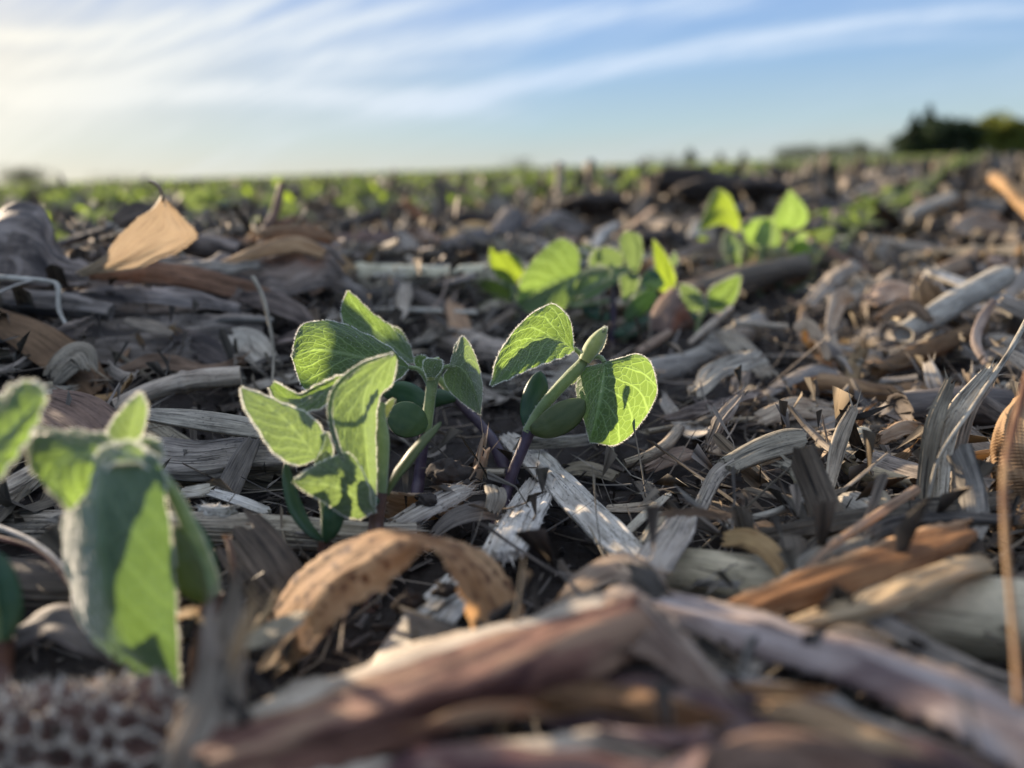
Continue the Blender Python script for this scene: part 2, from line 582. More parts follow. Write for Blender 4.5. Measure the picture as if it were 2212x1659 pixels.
M['amber'] = residue_mat('amber_husk', (0.15, 0.085, 0.045), (0.36, 0.23, 0.125), spots=0.15, trans=0.38, tcol=(0.55, 0.32, 0.15), spread=0.05, lines=0.6)
M['brown'] = residue_mat('brown_husk', (0.10, 0.06, 0.035), (0.28, 0.18, 0.11), spots=0.2, trans=0.22, tcol=(0.45, 0.24, 0.10), spread=0.25)
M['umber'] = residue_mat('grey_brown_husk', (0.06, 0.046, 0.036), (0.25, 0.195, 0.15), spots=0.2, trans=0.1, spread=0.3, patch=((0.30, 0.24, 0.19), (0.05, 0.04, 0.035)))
M['red'] = residue_mat('reddish_husk', (0.10, 0.048, 0.034), (0.29, 0.165, 0.11), spots=0.1, trans=0.25, tcol=(0.5, 0.22, 0.1), spread=0.1, lines=0.6, patch=((0.33, 0.22, 0.135), (0.04, 0.018, 0.016)))
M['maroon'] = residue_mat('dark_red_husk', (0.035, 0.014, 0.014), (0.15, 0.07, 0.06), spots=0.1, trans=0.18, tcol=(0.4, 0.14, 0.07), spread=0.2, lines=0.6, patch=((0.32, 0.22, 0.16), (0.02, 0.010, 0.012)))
M['lilac'] = residue_mat('mauve_husk', (0.21, 0.135, 0.105), (0.43, 0.31, 0.24), spots=0.1, trans=0.2, tcol=(0.6, 0.36, 0.2), spread=0.08, lines=0.6, patch=((0.46, 0.36, 0.30), (0.14, 0.075, 0.065)))
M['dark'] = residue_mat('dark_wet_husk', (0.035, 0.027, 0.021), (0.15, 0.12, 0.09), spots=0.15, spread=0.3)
M['darkhusk'] = residue_mat('dark_corrugated_husk', (0.03, 0.02, 0.014), (0.17, 0.11, 0.07), spots=0.1, spread=0.1, trans=0.12)
M['cream'] = residue_mat('smooth_cream_stalk', (0.40, 0.36, 0.25), (0.62, 0.55, 0.39), spots=0.25, spread=0.05, lines=0.4, rough=0.55)
M['spotted'] = residue_mat('spotted_dead_leaf', (0.24, 0.135, 0.065), (0.55, 0.37, 0.20), spot=(0.07, 0.035, 0.025), spots=0.0, trans=0.38, tcol=(0.75, 0.43, 0.18), spread=0.03, lines=0.25)
M['litter'] = residue_mat('fine_crop_litter', (0.032, 0.025, 0.019), (0.25, 0.205, 0.15), spots=0.2, spread=0.65, island=True)
M['litterd'] = residue_mat('dark_crop_litter', (0.025, 0.019, 0.015), (0.12, 0.092, 0.068), spots=0.2, spread=0.5, island=True)

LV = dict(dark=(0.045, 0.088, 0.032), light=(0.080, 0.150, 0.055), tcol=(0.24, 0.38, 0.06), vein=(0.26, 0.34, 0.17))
M['leaf'] = leaf_mat('soybean_leaf', **LV, trans=0.55)
M['leafpale'] = leaf_mat('soybean_leaf_downy', (0.10, 0.145, 0.080), (0.16, 0.21, 0.12), (0.23, 0.34, 0.08), (0.30, 0.36, 0.20), trans=0.5, veins=0.8, sheen=0.8)
M['leafdull'] = leaf_mat('soybean_leaf_thick', (0.055, 0.095, 0.050), (0.11, 0.165, 0.095), (0.16, 0.28, 0.045), (0.20, 0.26, 0.14), trans=0.32, veins=0.35, sheen=1.0)
M['leaffar'] = leaf_mat('soybean_leaf_plain', (0.06, 0.085, 0.04), (0.09, 0.12, 0.055), (0.13, 0.18, 0.045), (0.2, 0.27, 0.1), trans=0.55, veins=0.4)
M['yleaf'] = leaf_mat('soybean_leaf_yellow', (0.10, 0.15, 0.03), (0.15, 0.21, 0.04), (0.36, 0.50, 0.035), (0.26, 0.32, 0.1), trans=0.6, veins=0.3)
M['cot'] = leaf_mat('cotyledon_dark', (0.026, 0.065, 0.032), (0.045, 0.095, 0.042), (0.10, 0.2, 0.04), (0.06, 0.12, 0.05), trans=0.18, veins=0.15, rough=0.42, quilt=0.1, sheen=0.0)
M['cotmid'] = leaf_mat('cotyledon_mid', (0.045, 0.085, 0.038), (0.075, 0.115, 0.05), (0.14, 0.24, 0.05), (0.09, 0.14, 0.06), trans=0.25, veins=0.15, rough=0.45, quilt=0.1, sheen=0.1)
M['cotlight'] = leaf_mat('cotyledon_olive', (0.065, 0.090, 0.030), (0.105, 0.125, 0.045), (0.20, 0.27, 0.05), (0.12, 0.15, 0.06), trans=0.3, veins=0.15, rough=0.42, quilt=0.1, sheen=0.0)
M['stem'] = plain_mat('downy_green_stem', (0.14, 0.20, 0.075), (0.24, 0.30, 0.13), 300, 0.55, 0.25, (0.35, 0.45, 0.12), 0.5)
M['hyp'] = plain_mat('purple_hypocotyl', (0.040, 0.026, 0.045), (0.085, 0.06, 0.075), 250, 0.4)
M['hypbrown'] = plain_mat('brown_hypocotyl', (0.06, 0.03, 0.022), (0.13, 0.07, 0.045), 250, 0.45)
M['bud'] = plain_mat('pale_bud', (0.26, 0.32, 0.10), (0.42, 0.46, 0.2), 500, 0.6, 0.4, (0.6, 0.62, 0.2), 0.8)
M['hair'] = plain_mat('leaf_down', (0.80, 0.80, 0.70), (0.90, 0.89, 0.80), 400, 0.4, 0.55, (0.92, 0.91, 0.80), 0.0, 0)


def spotted_extra():
    """round brown blotches of the dead leaf"""
    m = M['spotted']
    k = m.node_tree
    p = next(n for n in k.nodes if n.type == 'BSDF_PRINCIPLED')
    uv = next(n for n in k.nodes if n.type == 'UVMAP')
    vo = k.nodes.new('ShaderNodeTexVoronoi')
    vo.voronoi_dimensions = '2D'
    vo.inputs['Scale'].default_value = 2.6
    nz = k.nodes.new('ShaderNodeTexNoise')
    nz.inputs['Scale'].default_value = 3.0
    k.links.new(uv.outputs[0], vo.inputs['Vector'])
    k.links.new(uv.outputs[0], nz.inputs['Vector'])
    ad = k.nodes.new('ShaderNodeMath')
    ad.operation = 'ADD'
    k.links.new(vo.outputs['Distance'], ad.inputs[0])
    k.links.new(nz.outputs[0], ad.inputs[1])
    rp = k.nodes.new('ShaderNodeValToRGB')
    rp.color_ramp.elements[0].position, rp.color_ramp.elements[0].color = 0.60, (1, 1, 1, 1)
    rp.color_ramp.elements[1].position, rp.color_ramp.elements[1].color = 0.80, (0, 0, 0, 1)
    k.links.new(ad.outputs[0], rp.inputs[0])
    mx = k.nodes.new('ShaderNodeMix')
    mx.data_type = 'RGBA'
    mx.inputs[7].default_value = (0.09, 0.045, 0.03, 1)
    src = p.inputs['Base Color'].links[0].from_socket
    k.links.new(rp.outputs[0], mx.inputs[0])
    k.links.new(src, mx.inputs[6])
    for l in list(k.links):
        if l.from_socket == src and l.to_node != mx:
            t = l.to_socket
            k.links.new(mx.outputs[2], t)


spotted_extra()


def soil_mat():
    m, k = new_mat('dark_soil')
    out = k.n('ShaderNodeOutputMaterial')
    pos = k.n('ShaderNodeNewGeometry').outputs['Position']
    n1 = k.noise(pos, 260, 6, 0.7)
    n2 = k.noise(pos, 22, 4, 0.6)
    near = k.mix(n1, (0.009, 0.007, 0.006), (0.036, 0.027, 0.021))
    near = k.mix(k.m('MULTIPLY', n2, 0.5), near, (0.025, 0.019, 0.015))
    # farther off the ground is soil, residue and green rows mixed
    f1 = k.noise(k.mapping(pos, scale=(1.2, 1.2, 1)), 3.0, 5, 0.7)
    f2 = k.noise(pos, 0.05, 4, 0.6)
    far = k.mix(k.ramp(f1, [(0.35, 0.0), (0.6, 1.0)]), (0.09, 0.07, 0.045), (0.22, 0.17, 0.12))
    far = k.mix(k.ramp(f2, [(0.35, 0.15), (0.65, 0.75)]), far, (0.12, 0.15, 0.045))
    ln = k.vm('LENGTH', pos).outputs['Value']
    col = k.mix(k.ramp(k.m('DIVIDE', ln, 40.0), [(0.02, 0.0), (0.12, 0.35), (0.8, 1.0)]), near, far)
    p = k.n('ShaderNodeBsdfPrincipled')
    k.put(p.inputs['Base Color'], col)
    p.inputs['Roughness'].default_value = 0.9
    p.inputs['Specular IOR Level'].default_value = 0.25
    b = k.n('ShaderNodeBump')
    b.inputs['Strength'].default_value = 0.8
    b.inputs['Distance'].default_value = 0.0012
    k.put(b.inputs['Height'], n1)
    k.t.links.new(b.outputs[0], p.inputs['Normal'])
    k.t.links.new(p.outputs[0], out.inputs[0])
    return m


M['soil'] = soil_mat()


def crumb_mat():
    m, k = new_mat('soil_crumbs')
    out = k.n('ShaderNodeOutputMaterial')
    g = k.n('ShaderNodeNewGeometry')
    n1 = k.noise(g.outputs['Position'], 500, 5, 0.7)
    c = k.mix(n1, (0.015, 0.011, 0.008), (0.06, 0.045, 0.034))
    c = k.mix(k.ramp(g.outputs['Random Per Island'], [(0.75, 0.0), (1.0, 0.5)]), c, (0.16, 0.12, 0.09))
    p = k.n('ShaderNodeBsdfPrincipled')
    k.put(p.inputs['Base Color'], c)
    p.inputs['Roughness'].default_value = 0.9
    b = k.n('ShaderNodeBump')
    b.inputs['Distance'].default_value = 0.0008
    k.put(b.inputs['Height'], n1)
    k.t.links.new(b.outputs[0], p.inputs['Normal'])
    k.t.links.new(p.outputs[0], out.inputs[0])
    return m


M['crumb'] = crumb_mat()


def tree_mat(name, c1, c2, t):
    return plain_mat(name, c1, c2, 0.9, 0.8, 0.25, t, 0, 0)


M['conifer'] = tree_mat('conifer_needles', (0.010, 0.022, 0.012), (0.03, 0.05, 0.022), (0.04, 0.07, 0.02))
M['broad'] = tree_mat('broadleaf_foliage', (0.06, 0.08, 0.015), (0.16, 0.18, 0.03), (0.35, 0.36, 0.04))
M['fartree'] = tree_mat('distant_foliage', (0.022, 0.032, 0.016), (0.05, 0.06, 0.03), (0.1, 0.12, 0.05))
M['bark'] = plain_mat('tree_bark', (0.05, 0.04, 0.03), (0.1, 0.08, 0.06), 6, 0.9)
# ------------------------------------------------------------------ piece builders
def sample_path(path, widths, n, px=True):
    """path of photo points, widths in photo pixels -> world points and half widths in metres"""
    W = np.array([PT(p) for p in path])
    widths = np.atleast_1d(np.asarray(widths, float))
    if len(widths) == 1:
        widths = np.repeat(widths, len(W))
    if len(widths) != len(W):
        widths = np.interp(np.linspace(0, 1, len(W)), np.linspace(0, 1, len(widths)), widths)
    wm = np.array([w * depth_of(p) / FPX for w, p in zip(widths, W)])
    P = crom(np.hstack([W, wm[:, None]]), n)
    return P[:, :3], np.maximum(P[:, 3], 1e-4)


def frames(P, tilt, up=None):
    """T along the path, W across, N facing the camera side, after leaning back by tilt degrees"""
    T = unit(np.gradient(P, axis=0))
    V = unit(P - CAM)
    W = np.cross(T, V)
    W = unit(W)
    ref = W[len(W) // 2]
    if ref[2] < 0 and abs(ref[2]) > 0.15:
        W = -W
    for i in range(1, len(W)):
        if W[i] @ W[i - 1] < 0:
            W[i] = -W[i]
    if W[len(W) // 2][2] < -0.15:
        W = -W
    N = np.cross(T, W)
    sg = -np.sign(np.sum(N * V, axis=1, keepdims=True))
    N = N * np.where(sg == 0, 1, sg)
    a = np.radians(np.interp(np.linspace(0, 1, len(P)), np.linspace(0, 1, len(np.atleast_1d(tilt))), np.atleast_1d(tilt)))[:, None]
    W2 = W * np.cos(a) - N * np.sin(a)
    N2 = N * np.cos(a) + W * np.sin(a)
    return T, W2, N2


def strip_into(mb, P, w, T, W, N, cup=0.0, thick=0.0008, ridges=0.0, nridge=9, rag=0.0, edge=0.0, nc=11, bumps=0.0, mat=0, seed=0, fray=0, fraylen=0.01, curl=0.0):
    r = len(P)
    c = np.linspace(-1, 1, nc)
    s = np.concatenate([[0], np.cumsum(np.linalg.norm(np.diff(P, axis=0), axis=1))])
    t = s / s[-1]
    cupr = math.radians(abs(cup)) + 1e-4
    X = np.sin(c * cupr / 2) / cupr * 1.0            # across, total width stays near 1
    H = (np.cos(c * cupr / 2) - math.cos(cupr / 2)) / cupr * (1 if cup >= 0 else -1)
    ed = 1 + edge * vnoise(t * 9 + seed, np.zeros(r) + seed, 3)[:, None] * np.sign(c)[None] * np.abs(c)[None]
    A = P[:, None] + W[:, None] * (w[:, None, None] * (X[None, :, None] * ed[:, :, None])) + N[:, None] * (w[:, None] * H[None])[:, :, None]
    if ridges:
        rg = ridges * vnoise(np.tile(c * nridge + seed * 7.1, (r, 1)), np.tile(s[:, None] * 12, (1, nc)), 7)
        A = A + N[:, None] * rg[:, :, None]
    if bumps:
        bp = bumps * vnoise(np.tile(c * 1.6 + seed * 3.3, (r, 1)), np.tile(s[:, None] * 90, (1, nc)), 9)
        A = A + N[:, None] * bp[:, :, None]
    if rag:
        e0 = rag * vnoise(c * 4.3 + seed, c * 0 + 1.5, 11)
        e1 = rag * vnoise(c * 4.3 + seed, c * 0 + 7.5, 12)
        k0 = np.clip(1 - t / 0.12, 0, 1)[:, None]
        k1 = np.clip((t - 0.88) / 0.12, 0, 1)[:, None]
        A = A + T[:, None] * (k0 * e0[None] + k1 * e1[None])[:, :, None]
    u = np.tile((c * 0.5) * w.mean() * 100, (r, 1))
    UV = np.dstack([u, np.tile(s[:, None] * 100, (1, nc))])
    if thick:
        th = thick * np.sqrt(np.clip(1 - np.abs(c) ** 4, 0.02, 1))
        B = A - N[:, None] * th[None, :, None]
        ring = np.concatenate([A, B[:, ::-1]], 1)
        UVr = np.concatenate([UV, UV[:, ::-1] + 3.3], 1)
        mb.grid(ring, UVr, mat, closed=True, caps=False)
        mb.grid(np.stack([A[0], B[0]]), np.stack([UV[0], UV[0] + [0, .1]]), mat)
        mb.grid(np.stack([B[-1], A[-1]]), np.stack([UV[-1], UV[-1] + [0, .1]]), mat)
    else:
        mb.grid(A, UV, mat)
    if fray:
        lr = np.random.default_rng(seed + 5)
        for end, sgn in ((0, -1), (-1, 1)):
            k = fray // 2
            cc = lr.uniform(-1, 1, k)
            base = P[end] + W[end] * (cc * w[end] / 2)[:, None] - T[end] * sgn * (lr.uniform(0, .3, k) * fraylen)[:, None]
            d = T[end] * sgn + W[end] * lr.normal(0, .35, (k, 1)) + N[end] * lr.normal(0.05, .3, (k, 1))
            mb.slivers(base, base + unit(d) * (lr.uniform(.3, 1, k) * fraylen)[:, None], lr.uniform(.0003, .0009, k), mat)
        k = fray
        ii = lr.integers(1, r - 1, k)
        sg = lr.choice([-1, 1], k)
        base = P[ii] + W[ii] * (sg * w[ii] / 2.1)[:, None]
        d = T[ii] * lr.choice([-1, 1], (k, 1)) * 1.2 + W[ii] * sg[:, None] * lr.uniform(.1, .6, (k, 1)) + N[ii] * lr.normal(0, .4, (k, 1))
        mb.slivers(base, base + unit(d) * (lr.uniform(.2, .7, k) * fraylen)[:, None], lr.uniform(.0002, .0005, k), mat)
    return A


_seed = [100]


def strip(name, mat, path, widths, label, cat, tilt=45, n=48, group=None, comp=True, **kw):
    _seed[0] += 1
    P, w = sample_path(path, widths, n)
    T, W, N = frames(P, tilt)
    if comp:
        w = w / max(0.5, math.cos(math.radians(np.mean(np.atleast_1d(tilt)))))
    mb = MB()
    strip_into(mb, P, w, T, W, N, seed=_seed[0], **kw)
    return tag(mb.build(name, M[mat]), label, cat, group)


def tube_into(mb, P, r, ridges=0.0, nridge=14, squash=0.85, ns=28, bumps=0.0, seed=0, mat=0, capmat=0, node=None, fray=0, fraylen=0.01, cap=True, rings=0.0, nrings=30):
    n = len(P)
    T = unit(np.gradient(P, axis=0))
    up = np.array([0, 0, 1.0]) if abs(T[n // 2][2]) < 0.8 else np.array([0, -1.0, 0])
    A = unit(np.cross(T, up))
    B = np.cross(A, T)
    a = np.linspace(0, 2 * math.pi, ns, endpoint=False)
    s = np.concatenate([[0], np.cumsum(np.linalg.norm(np.diff(P, axis=0), axis=1))])
    rad = np.tile(r[:, None], (1, ns))
    if ridges:
        rad = rad + ridges * vnoise(np.tile((np.cos(a) * nridge / 3 + 50 + seed)[None], (n, 1)) + np.tile(np.sin(a)[None] * nridge / 3, (n, 1)) * 1.7, np.tile(s[:, None] * 8, (1, ns)), 3)
    if bumps:
        rad = rad + bumps * vnoise(np.tile((np.cos(a) * 1.4 + seed)[None], (n, 1)), s[:, None] * 60 + np.sin(a)[None] * 1.4, 5)
    if rings:
        rad = rad + rings * (.5 + vnoise(np.cos(a)[None] * 2.2 + s[:, None] * 260, np.sin(a)[None] * 2.2 + 0 * s[:, None], 6)) * np.sin(s[:, None] / s[-1] * nrings * 2 * math.pi + 2.6 * vnoise(np.cos(a)[None] * 2.4 + s[:, None] * 90, np.sin(a)[None] * 2.4 + s[:, None] * 40, 4))
    if node is not None:
        rad = rad * (1 + 0.22 * np.exp(-((s / s[-1] - node) / 0.03) ** 2))[:, None]
    G = P[:, None] + A[:, None] * (np.cos(a)[None] * rad)[:, :, None] + B[:, None] * (np.sin(a)[None] * rad * squash)[:, :, None]
    u = np.tile((a / (2 * math.pi))[None], (n, 1)) * (2 * math.pi * r.mean() * 100)
    UV = np.dstack([u, np.tile(s[:, None] * 100, (1, ns))])
    mb.grid(G, UV, mat, closed=True)
    if cap:
        for e, sg in ((0, -1), (-1, 1)):
            rim = G[e]
            c = P[e]
            inn = c + (rim - c) * 0.82 - T[e] * sg * r[e] * 0.02
            deep = c + (rim - c) * 0.75 - T[e] * sg * r[e] * 0.25
            cen = c + (rim - c) * 0.02 - T[e] * sg * r[e] * 0.15
            rows = np.stack([rim, inn, deep, cen])
            uv = np.dstack([np.tile(np.cos(a) * 0.2, (4, 1)) + [[1], [.8], [.7], [0]], np.tile(np.sin(a) * .2, (4, 1)) + 3])
            mb.grid(rows if sg > 0 else rows[::-1], uv, capmat, closed=True)
    if fray:
        lr = np.random.default_rng(seed + 5)
        for e, sg in ((0, -1), (-1, 1)):
            aa = lr.uniform(0, 2 * math.pi, fray)
            base = P[e] + (A[e] * np.cos(aa)[:, None] + B[e] * np.sin(aa)[:, None]) * r[e] * 0.9
            d = T[e] * sg + (A[e] * np.cos(aa)[:, None] + B[e] * np.sin(aa)[:, None]) * lr.uniform(-.1, .6, (fray, 1)) + lr.normal(0, .15, (fray, 3))
            mb.slivers(base, base + unit(d) * (lr.uniform(.2, 1, fray) * fraylen)[:, None], lr.uniform(.0003, .0010, fray), mat)


def tube(name, mat, path, radii, label, cat, n=60, group=None, capmat=None, **kw):
    _seed[0] += 1
    P, r = sample_path(path, radii, n)
    mb = MB()
    tube_into(mb, P, r, seed=_seed[0], capmat=1 if capmat else 0, **kw)
    return tag(mb.build(name, [M[mat], M[capmat or mat]]), label, cat, group)


def sheet_into(mb, E, nr=48, nc=14, thick=0.0, mat=0, ridges=0.0, nridge=8, bumps=0.0, bulge=0.0, seed=0, rag=0.0):
    """loft through a list of edge curves (photo points); bulge lifts the middle towards the camera"""
    C = [crom(np.array([PT(p) for p in e]), nr) for e in E]
    C = np.array(C)                                   # k x nr x 3
    A = np.array([crom(C[:, i], nc) for i in range(nr)])
    Tn = unit(np.gradient(A, axis=0))
    Wn = unit(np.gradient(A, axis=1))
    N = unit(np.cross(Tn, Wn))
    V = unit(A - CAM)
    N = N * -np.sign(np.sum(N * V, axis=2).mean() + 1e-9)
    c = np.linspace(-1, 1, nc)
    s = np.concatenate([[0], np.cumsum(np.linalg.norm(np.diff(A[:, nc // 2], axis=0), axis=1))])
    wid = np.linalg.norm(A[:, 0] - A[:, -1], axis=1)
    if bulge:
        A = A - V * (bulge * (1 - c ** 2))[None, :, None]
    if ridges:
        A = A + N * (ridges * vnoise(np.tile(c * nridge + seed * 7.1, (nr, 1)), np.tile(s[:, None] * 12, (1, nc)), 7))[:, :, None]
    if bumps:
        A = A + N * (bumps * vnoise(np.tile(c * 2.2 + seed * 3.3, (nr, 1)), np.tile(s[:, None] * 110, (1, nc)), 9))[:, :, None]
    if rag:
        hf = np.clip(rag, 0, .004) * .35
        ej = hf * (np.abs(vnoise(s * 420 + seed, s * 0 + 2.5, 21)) + .6 * vnoise(s * 1100, s * 0 + 4.5, 22))
        A[:, 0] += unit(A[:, 0] - A[:, 2]) * ej[:, None]
        A[:, -1] += unit(A[:, -1] - A[:, -3]) * ej[::-1, None]
        e0 = rag * vnoise(c * 5.3 + seed, c * 0 + 1.5, 11)
        e1 = rag * vnoise(c * 5.3 + seed, c * 0 + 7.5, 12)
        t = s / s[-1]
        A = A + Tn * (np.clip(1 - t / 0.1, 0, 1)[:, None] * e0[None] + np.clip((t - .9) / .1, 0, 1)[:, None] * e1[None])[:, :, None]
    UV = np.dstack([np.tile(c[None] * 0.5, (nr, 1)) * wid.mean() * 100, np.tile(s[:, None] * 100, (1, nc))])
    if thick:
        B = A - N * thick
        ring = np.concatenate([A, B[:, ::-1]], 1)
        mb.grid(ring, np.concatenate([UV, UV[:, ::-1] + 3.3], 1), mat, closed=True)
        mb.grid(np.stack([A[0], B[0]]), np.stack([UV[0], UV[0] + [0, .1]]), mat)
        mb.grid(np.stack([B[-1], A[-1]]), np.stack([UV[-1], UV[-1] + [0, .1]]), mat)
    else:
        mb.grid(A, UV, mat)
    return A


def sheet(name, mat, E, label, cat, group=None, lip=None, lipcols=3, **kw):
    _seed[0] += 1
    mb = MB()
    sheet_into(mb, E, seed=_seed[0], **kw)
    if lip:                                            # sky-lit margin painted in as a second material along the first edge
        nc, nr = kw.get('nc', 14), kw.get('nr', 48)
        cc = (2 * nc if kw.get('thick') else nc - 1)
        j = np.arange(len(mb.mi[0])) % cc
        mb.mi[0] = np.where((j < lipcols) | ((j >= 2 * nc - 1 - lipcols) & (j < 2 * nc)), 1, mb.mi[0]) if kw.get('thick') else np.where(j < lipcols, 1, mb.mi[0])
    return tag(mb.build(name, [M[mat], M[lip or mat]]), label, cat, group)


# ------------------------------------------------------------------ seedlings
def hairs(mb, P, N, T, L, w, k, spread=0.5, mat=1, seed=0):
    lr = np.random.default_rng(seed)
    i = lr.integers(0, len(P), k)
    a = P[i] + lr.normal(0, .0001, (k, 3))
    d = unit(N[i] + T[i] * lr.normal(0.25, spread, (k, 1)) + lr.normal(0, spread * .5, (k, 3)))
    mb.slivers(a, a + d * (lr.uniform(.15, 1, k) * L)[:, None], w, mat)


def leaf(parent, mid, left, right, mat='leaf', hair=1.0, nr=44, nc=15, bulge=0.0, wave=0.0006, name='leaf', fold=0.0, label=None, gap=0.0):
    """leaf blade lofted through left edge, midrib and right edge, all from base to tip"""
    _seed[0] += 1
    sd = _seed[0]
    m = crom(np.array([PT(p) for p in mid]), nr)
    l = crom(np.array([PT(p) for p in left]), nr)
    r = crom(np.array([PT(p) for p in right]), nr)
    return leaf3(parent, m, l, r, mat, hair, nr, nc, wave, name, label, sd)


def leaf3(parent, m, l, r, mat, hair, nr, nc, wave, name, label, sd, hl=0.0010):
    h = nc // 2
    A = np.zeros((nr, nc, 3))
    N0 = unit(np.cross(unit(np.gradient(m, axis=0)), unit(r - l)))
    N0 = N0 * np.where(np.sum(N0 * unit(m - CAM), axis=1, keepdims=True) > 0, -1, 1)
    for j in range(h + 1):
        f = j / h
        A[:, j] = l * (1 - f) + m * f
        A[:, nc - 1 - j] = r * (1 - f) + m * f
    c = np.linspace(-1, 1, nc)
    wid = np.linalg.norm(l - r, axis=1)
    # gentle arch of each half and waviness
    arch = (np.abs(c) * (1 - np.abs(c)) * 4)[None] * wid[:, None] * 0.05
    t = np.linspace(0, 1, nr)
    wv = wave * vnoise(np.tile(c * 2.4 + sd, (nr, 1)), np.tile(t[:, None] * 6, (1, nc)), 5) * np.abs(c)[None]
    pk = 0.00035 * np.sin((t[:, None] - np.abs(c)[None] ** .8 * .42) * 7 * 2 * math.pi) * (np.abs(c) > .05)[None] * np.clip(wid / .01, 0, 1)[:, None]
    A = A + N0[:, None] * (arch + wv + pk)[:, :, None]
    UV = np.dstack([np.tile(c[None], (nr, 1)), np.tile(t[:, None], (1, nc))])
    mb = MB()
    mb.grid(A, UV, 0)
    if hair > 0:
        T = unit(np.gradient(m, axis=0))
        for col, sgn in ((0, -1), (nc - 1, 1)):
            e = A[:, col]
            ef = crom(e, nr * 3)
            out = unit(e - A[:, h] + 1e-9)
            outf = np.repeat(out, 3, axis=0)
            k = int(hair * np.linalg.norm(np.diff(e, axis=0), axis=1).sum() / 0.00008)
            hairs(mb, ef, outf, np.repeat(T, 3, axis=0), hl, 0.00013, k, 0.5, 1, sd + col)
        AF = A.reshape(-1, 3)
        NF = np.repeat(N0, nc, axis=0)
        TF = np.repeat(T, nc, axis=0)
        k = int(hair * 420)
        hairs(mb, AF, NF, TF, hl * 0.6, 0.00010, k, 0.5, 1, sd + 50)
        hairs(mb, AF, -NF, TF, hl * 0.6, 0.00010, k, 0.5, 1, sd + 51)
    o = mb.build(name, [M[mat], M['hair']], parent=parent)
    if label:
        o['label'] = label
    return o


def cotyledon(parent, path, width, mat='cot', thick=0.0022, tilt=20, label=None, cup=25):
    """thick oval seed leaf along a path of photo points; width in photo pixels at its widest"""
    _seed[0] += 1
    n, nc = 26, 14
    t = np.linspace(0, 1, n)
    prof = np.clip(np.sin(np.pi * np.clip(t * 0.97 + 0.03, 0, 1)) ** 0.55, 0.05, 1) * (0.78 + 0.22 * t)
    W0 = np.array([PT(p) for p in path])
    P = crom(W0, n)
    wm = width * np.mean([depth_of(p) for p in W0]) / FPX
    T, W, N = frames(P, tilt)
    a = np.linspace(0, 2 * math.pi, nc, endpoint=False)
    X = np.cos(a)
    H = np.sin(a)
    G = P[:, None] + W[:, None] * (X[None, :, None] * (wm / 2 * prof)[:, None, None]) + N[:, None] * (H[None] * (thick / 2 * prof ** 0.7)[:, None] + (-(X ** 2) * wm * math.radians(cup) / 5)[None] * prof[:, None])[:, :, None]
    G = G + N[:, None] * (.00025 * vnoise(X[None] * 3 + _seed[0], t[:, None] * 9 + 0 * X[None], 4))[:, :, None]
    UV = np.dstack([np.tile(X[None], (n, 1)), np.tile(t[:, None], (1, nc))])
    mb = MB()
    mb.grid(G, UV, 0, closed=True, caps=True)
    o = mb.build('cotyledon', M[mat], parent=parent)
    if label:
        o['label'] = label
    return o


def stem(parent, path, radii, mat='stem', name='stem', hair=0.0, label=None, n=40, hl=0.0007):
    _seed[0] += 1
    P, r = sample_path(path, radii, n)
    if name == 'hypocotyl':                            # root the stem in the soil
        g = float(ground_h(P[0][0], P[0][1], False)) - .004
        if P[0][2] > g:
            k = 8
            d = unit(P[0] - P[3])
            e = P[0] + d * min(.02, (P[0][2] - g) / max(.3, -d[2]))
            e[2] = g
            P = np.vstack([np.linspace(e, P[0], k, endpoint=False), P])
            r = np.concatenate([np.linspace(r[0] * 1.25, r[0], k, endpoint=False), r])
            n = len(P)
    mb = MB()
    tube_into(mb, P, r, squash=1.0, ns=12, bumps=r.mean() * 0.15, seed=_seed[0])
    if hair:
        lr = np.random.default_rng(_seed[0])
        T = unit(np.gradient(P, axis=0))
        k = int(hair * np.linalg.norm(np.diff(P, axis=0), axis=1).sum() / 0.00006)
        i = lr.integers(0, n, k)
        d = unit(np.cross(T[i], lr.normal(0, 1, (k, 3))))
        a = P[i] + d * r[i][:, None] * 0.9 + T[i] * lr.uniform(-.5, .5, (k, 1)) * np.linalg.norm(P[1] - P[0])
        mb.slivers(a, a + unit(d + T[i] * lr.normal(0, .3, (k, 1))) * (lr.uniform(.5, 1, k) * hl)[:, None], 0.00010, 1)
    o = mb.build(name, [M[mat], M['hair']], parent=parent)
    if label:
        o['label'] = label
    return o


def seedling(base, label):
    b = PT(base)
    b[2] = float(ground_h(b[0], b[1], False))
    return empty('soybean_seedling', b, label, 'seedling', 'soybean seedlings in the near row')
# ------------------------------------------------------------------ hero seedlings of the near row
def q(d, *pts):
    """photo points at depth d; a third number is an offset in mm away from the camera"""
    return [(p[0], p[1], -(d + (p[2] * 0.001 if len(p) > 2 else 0))) for p in pts]


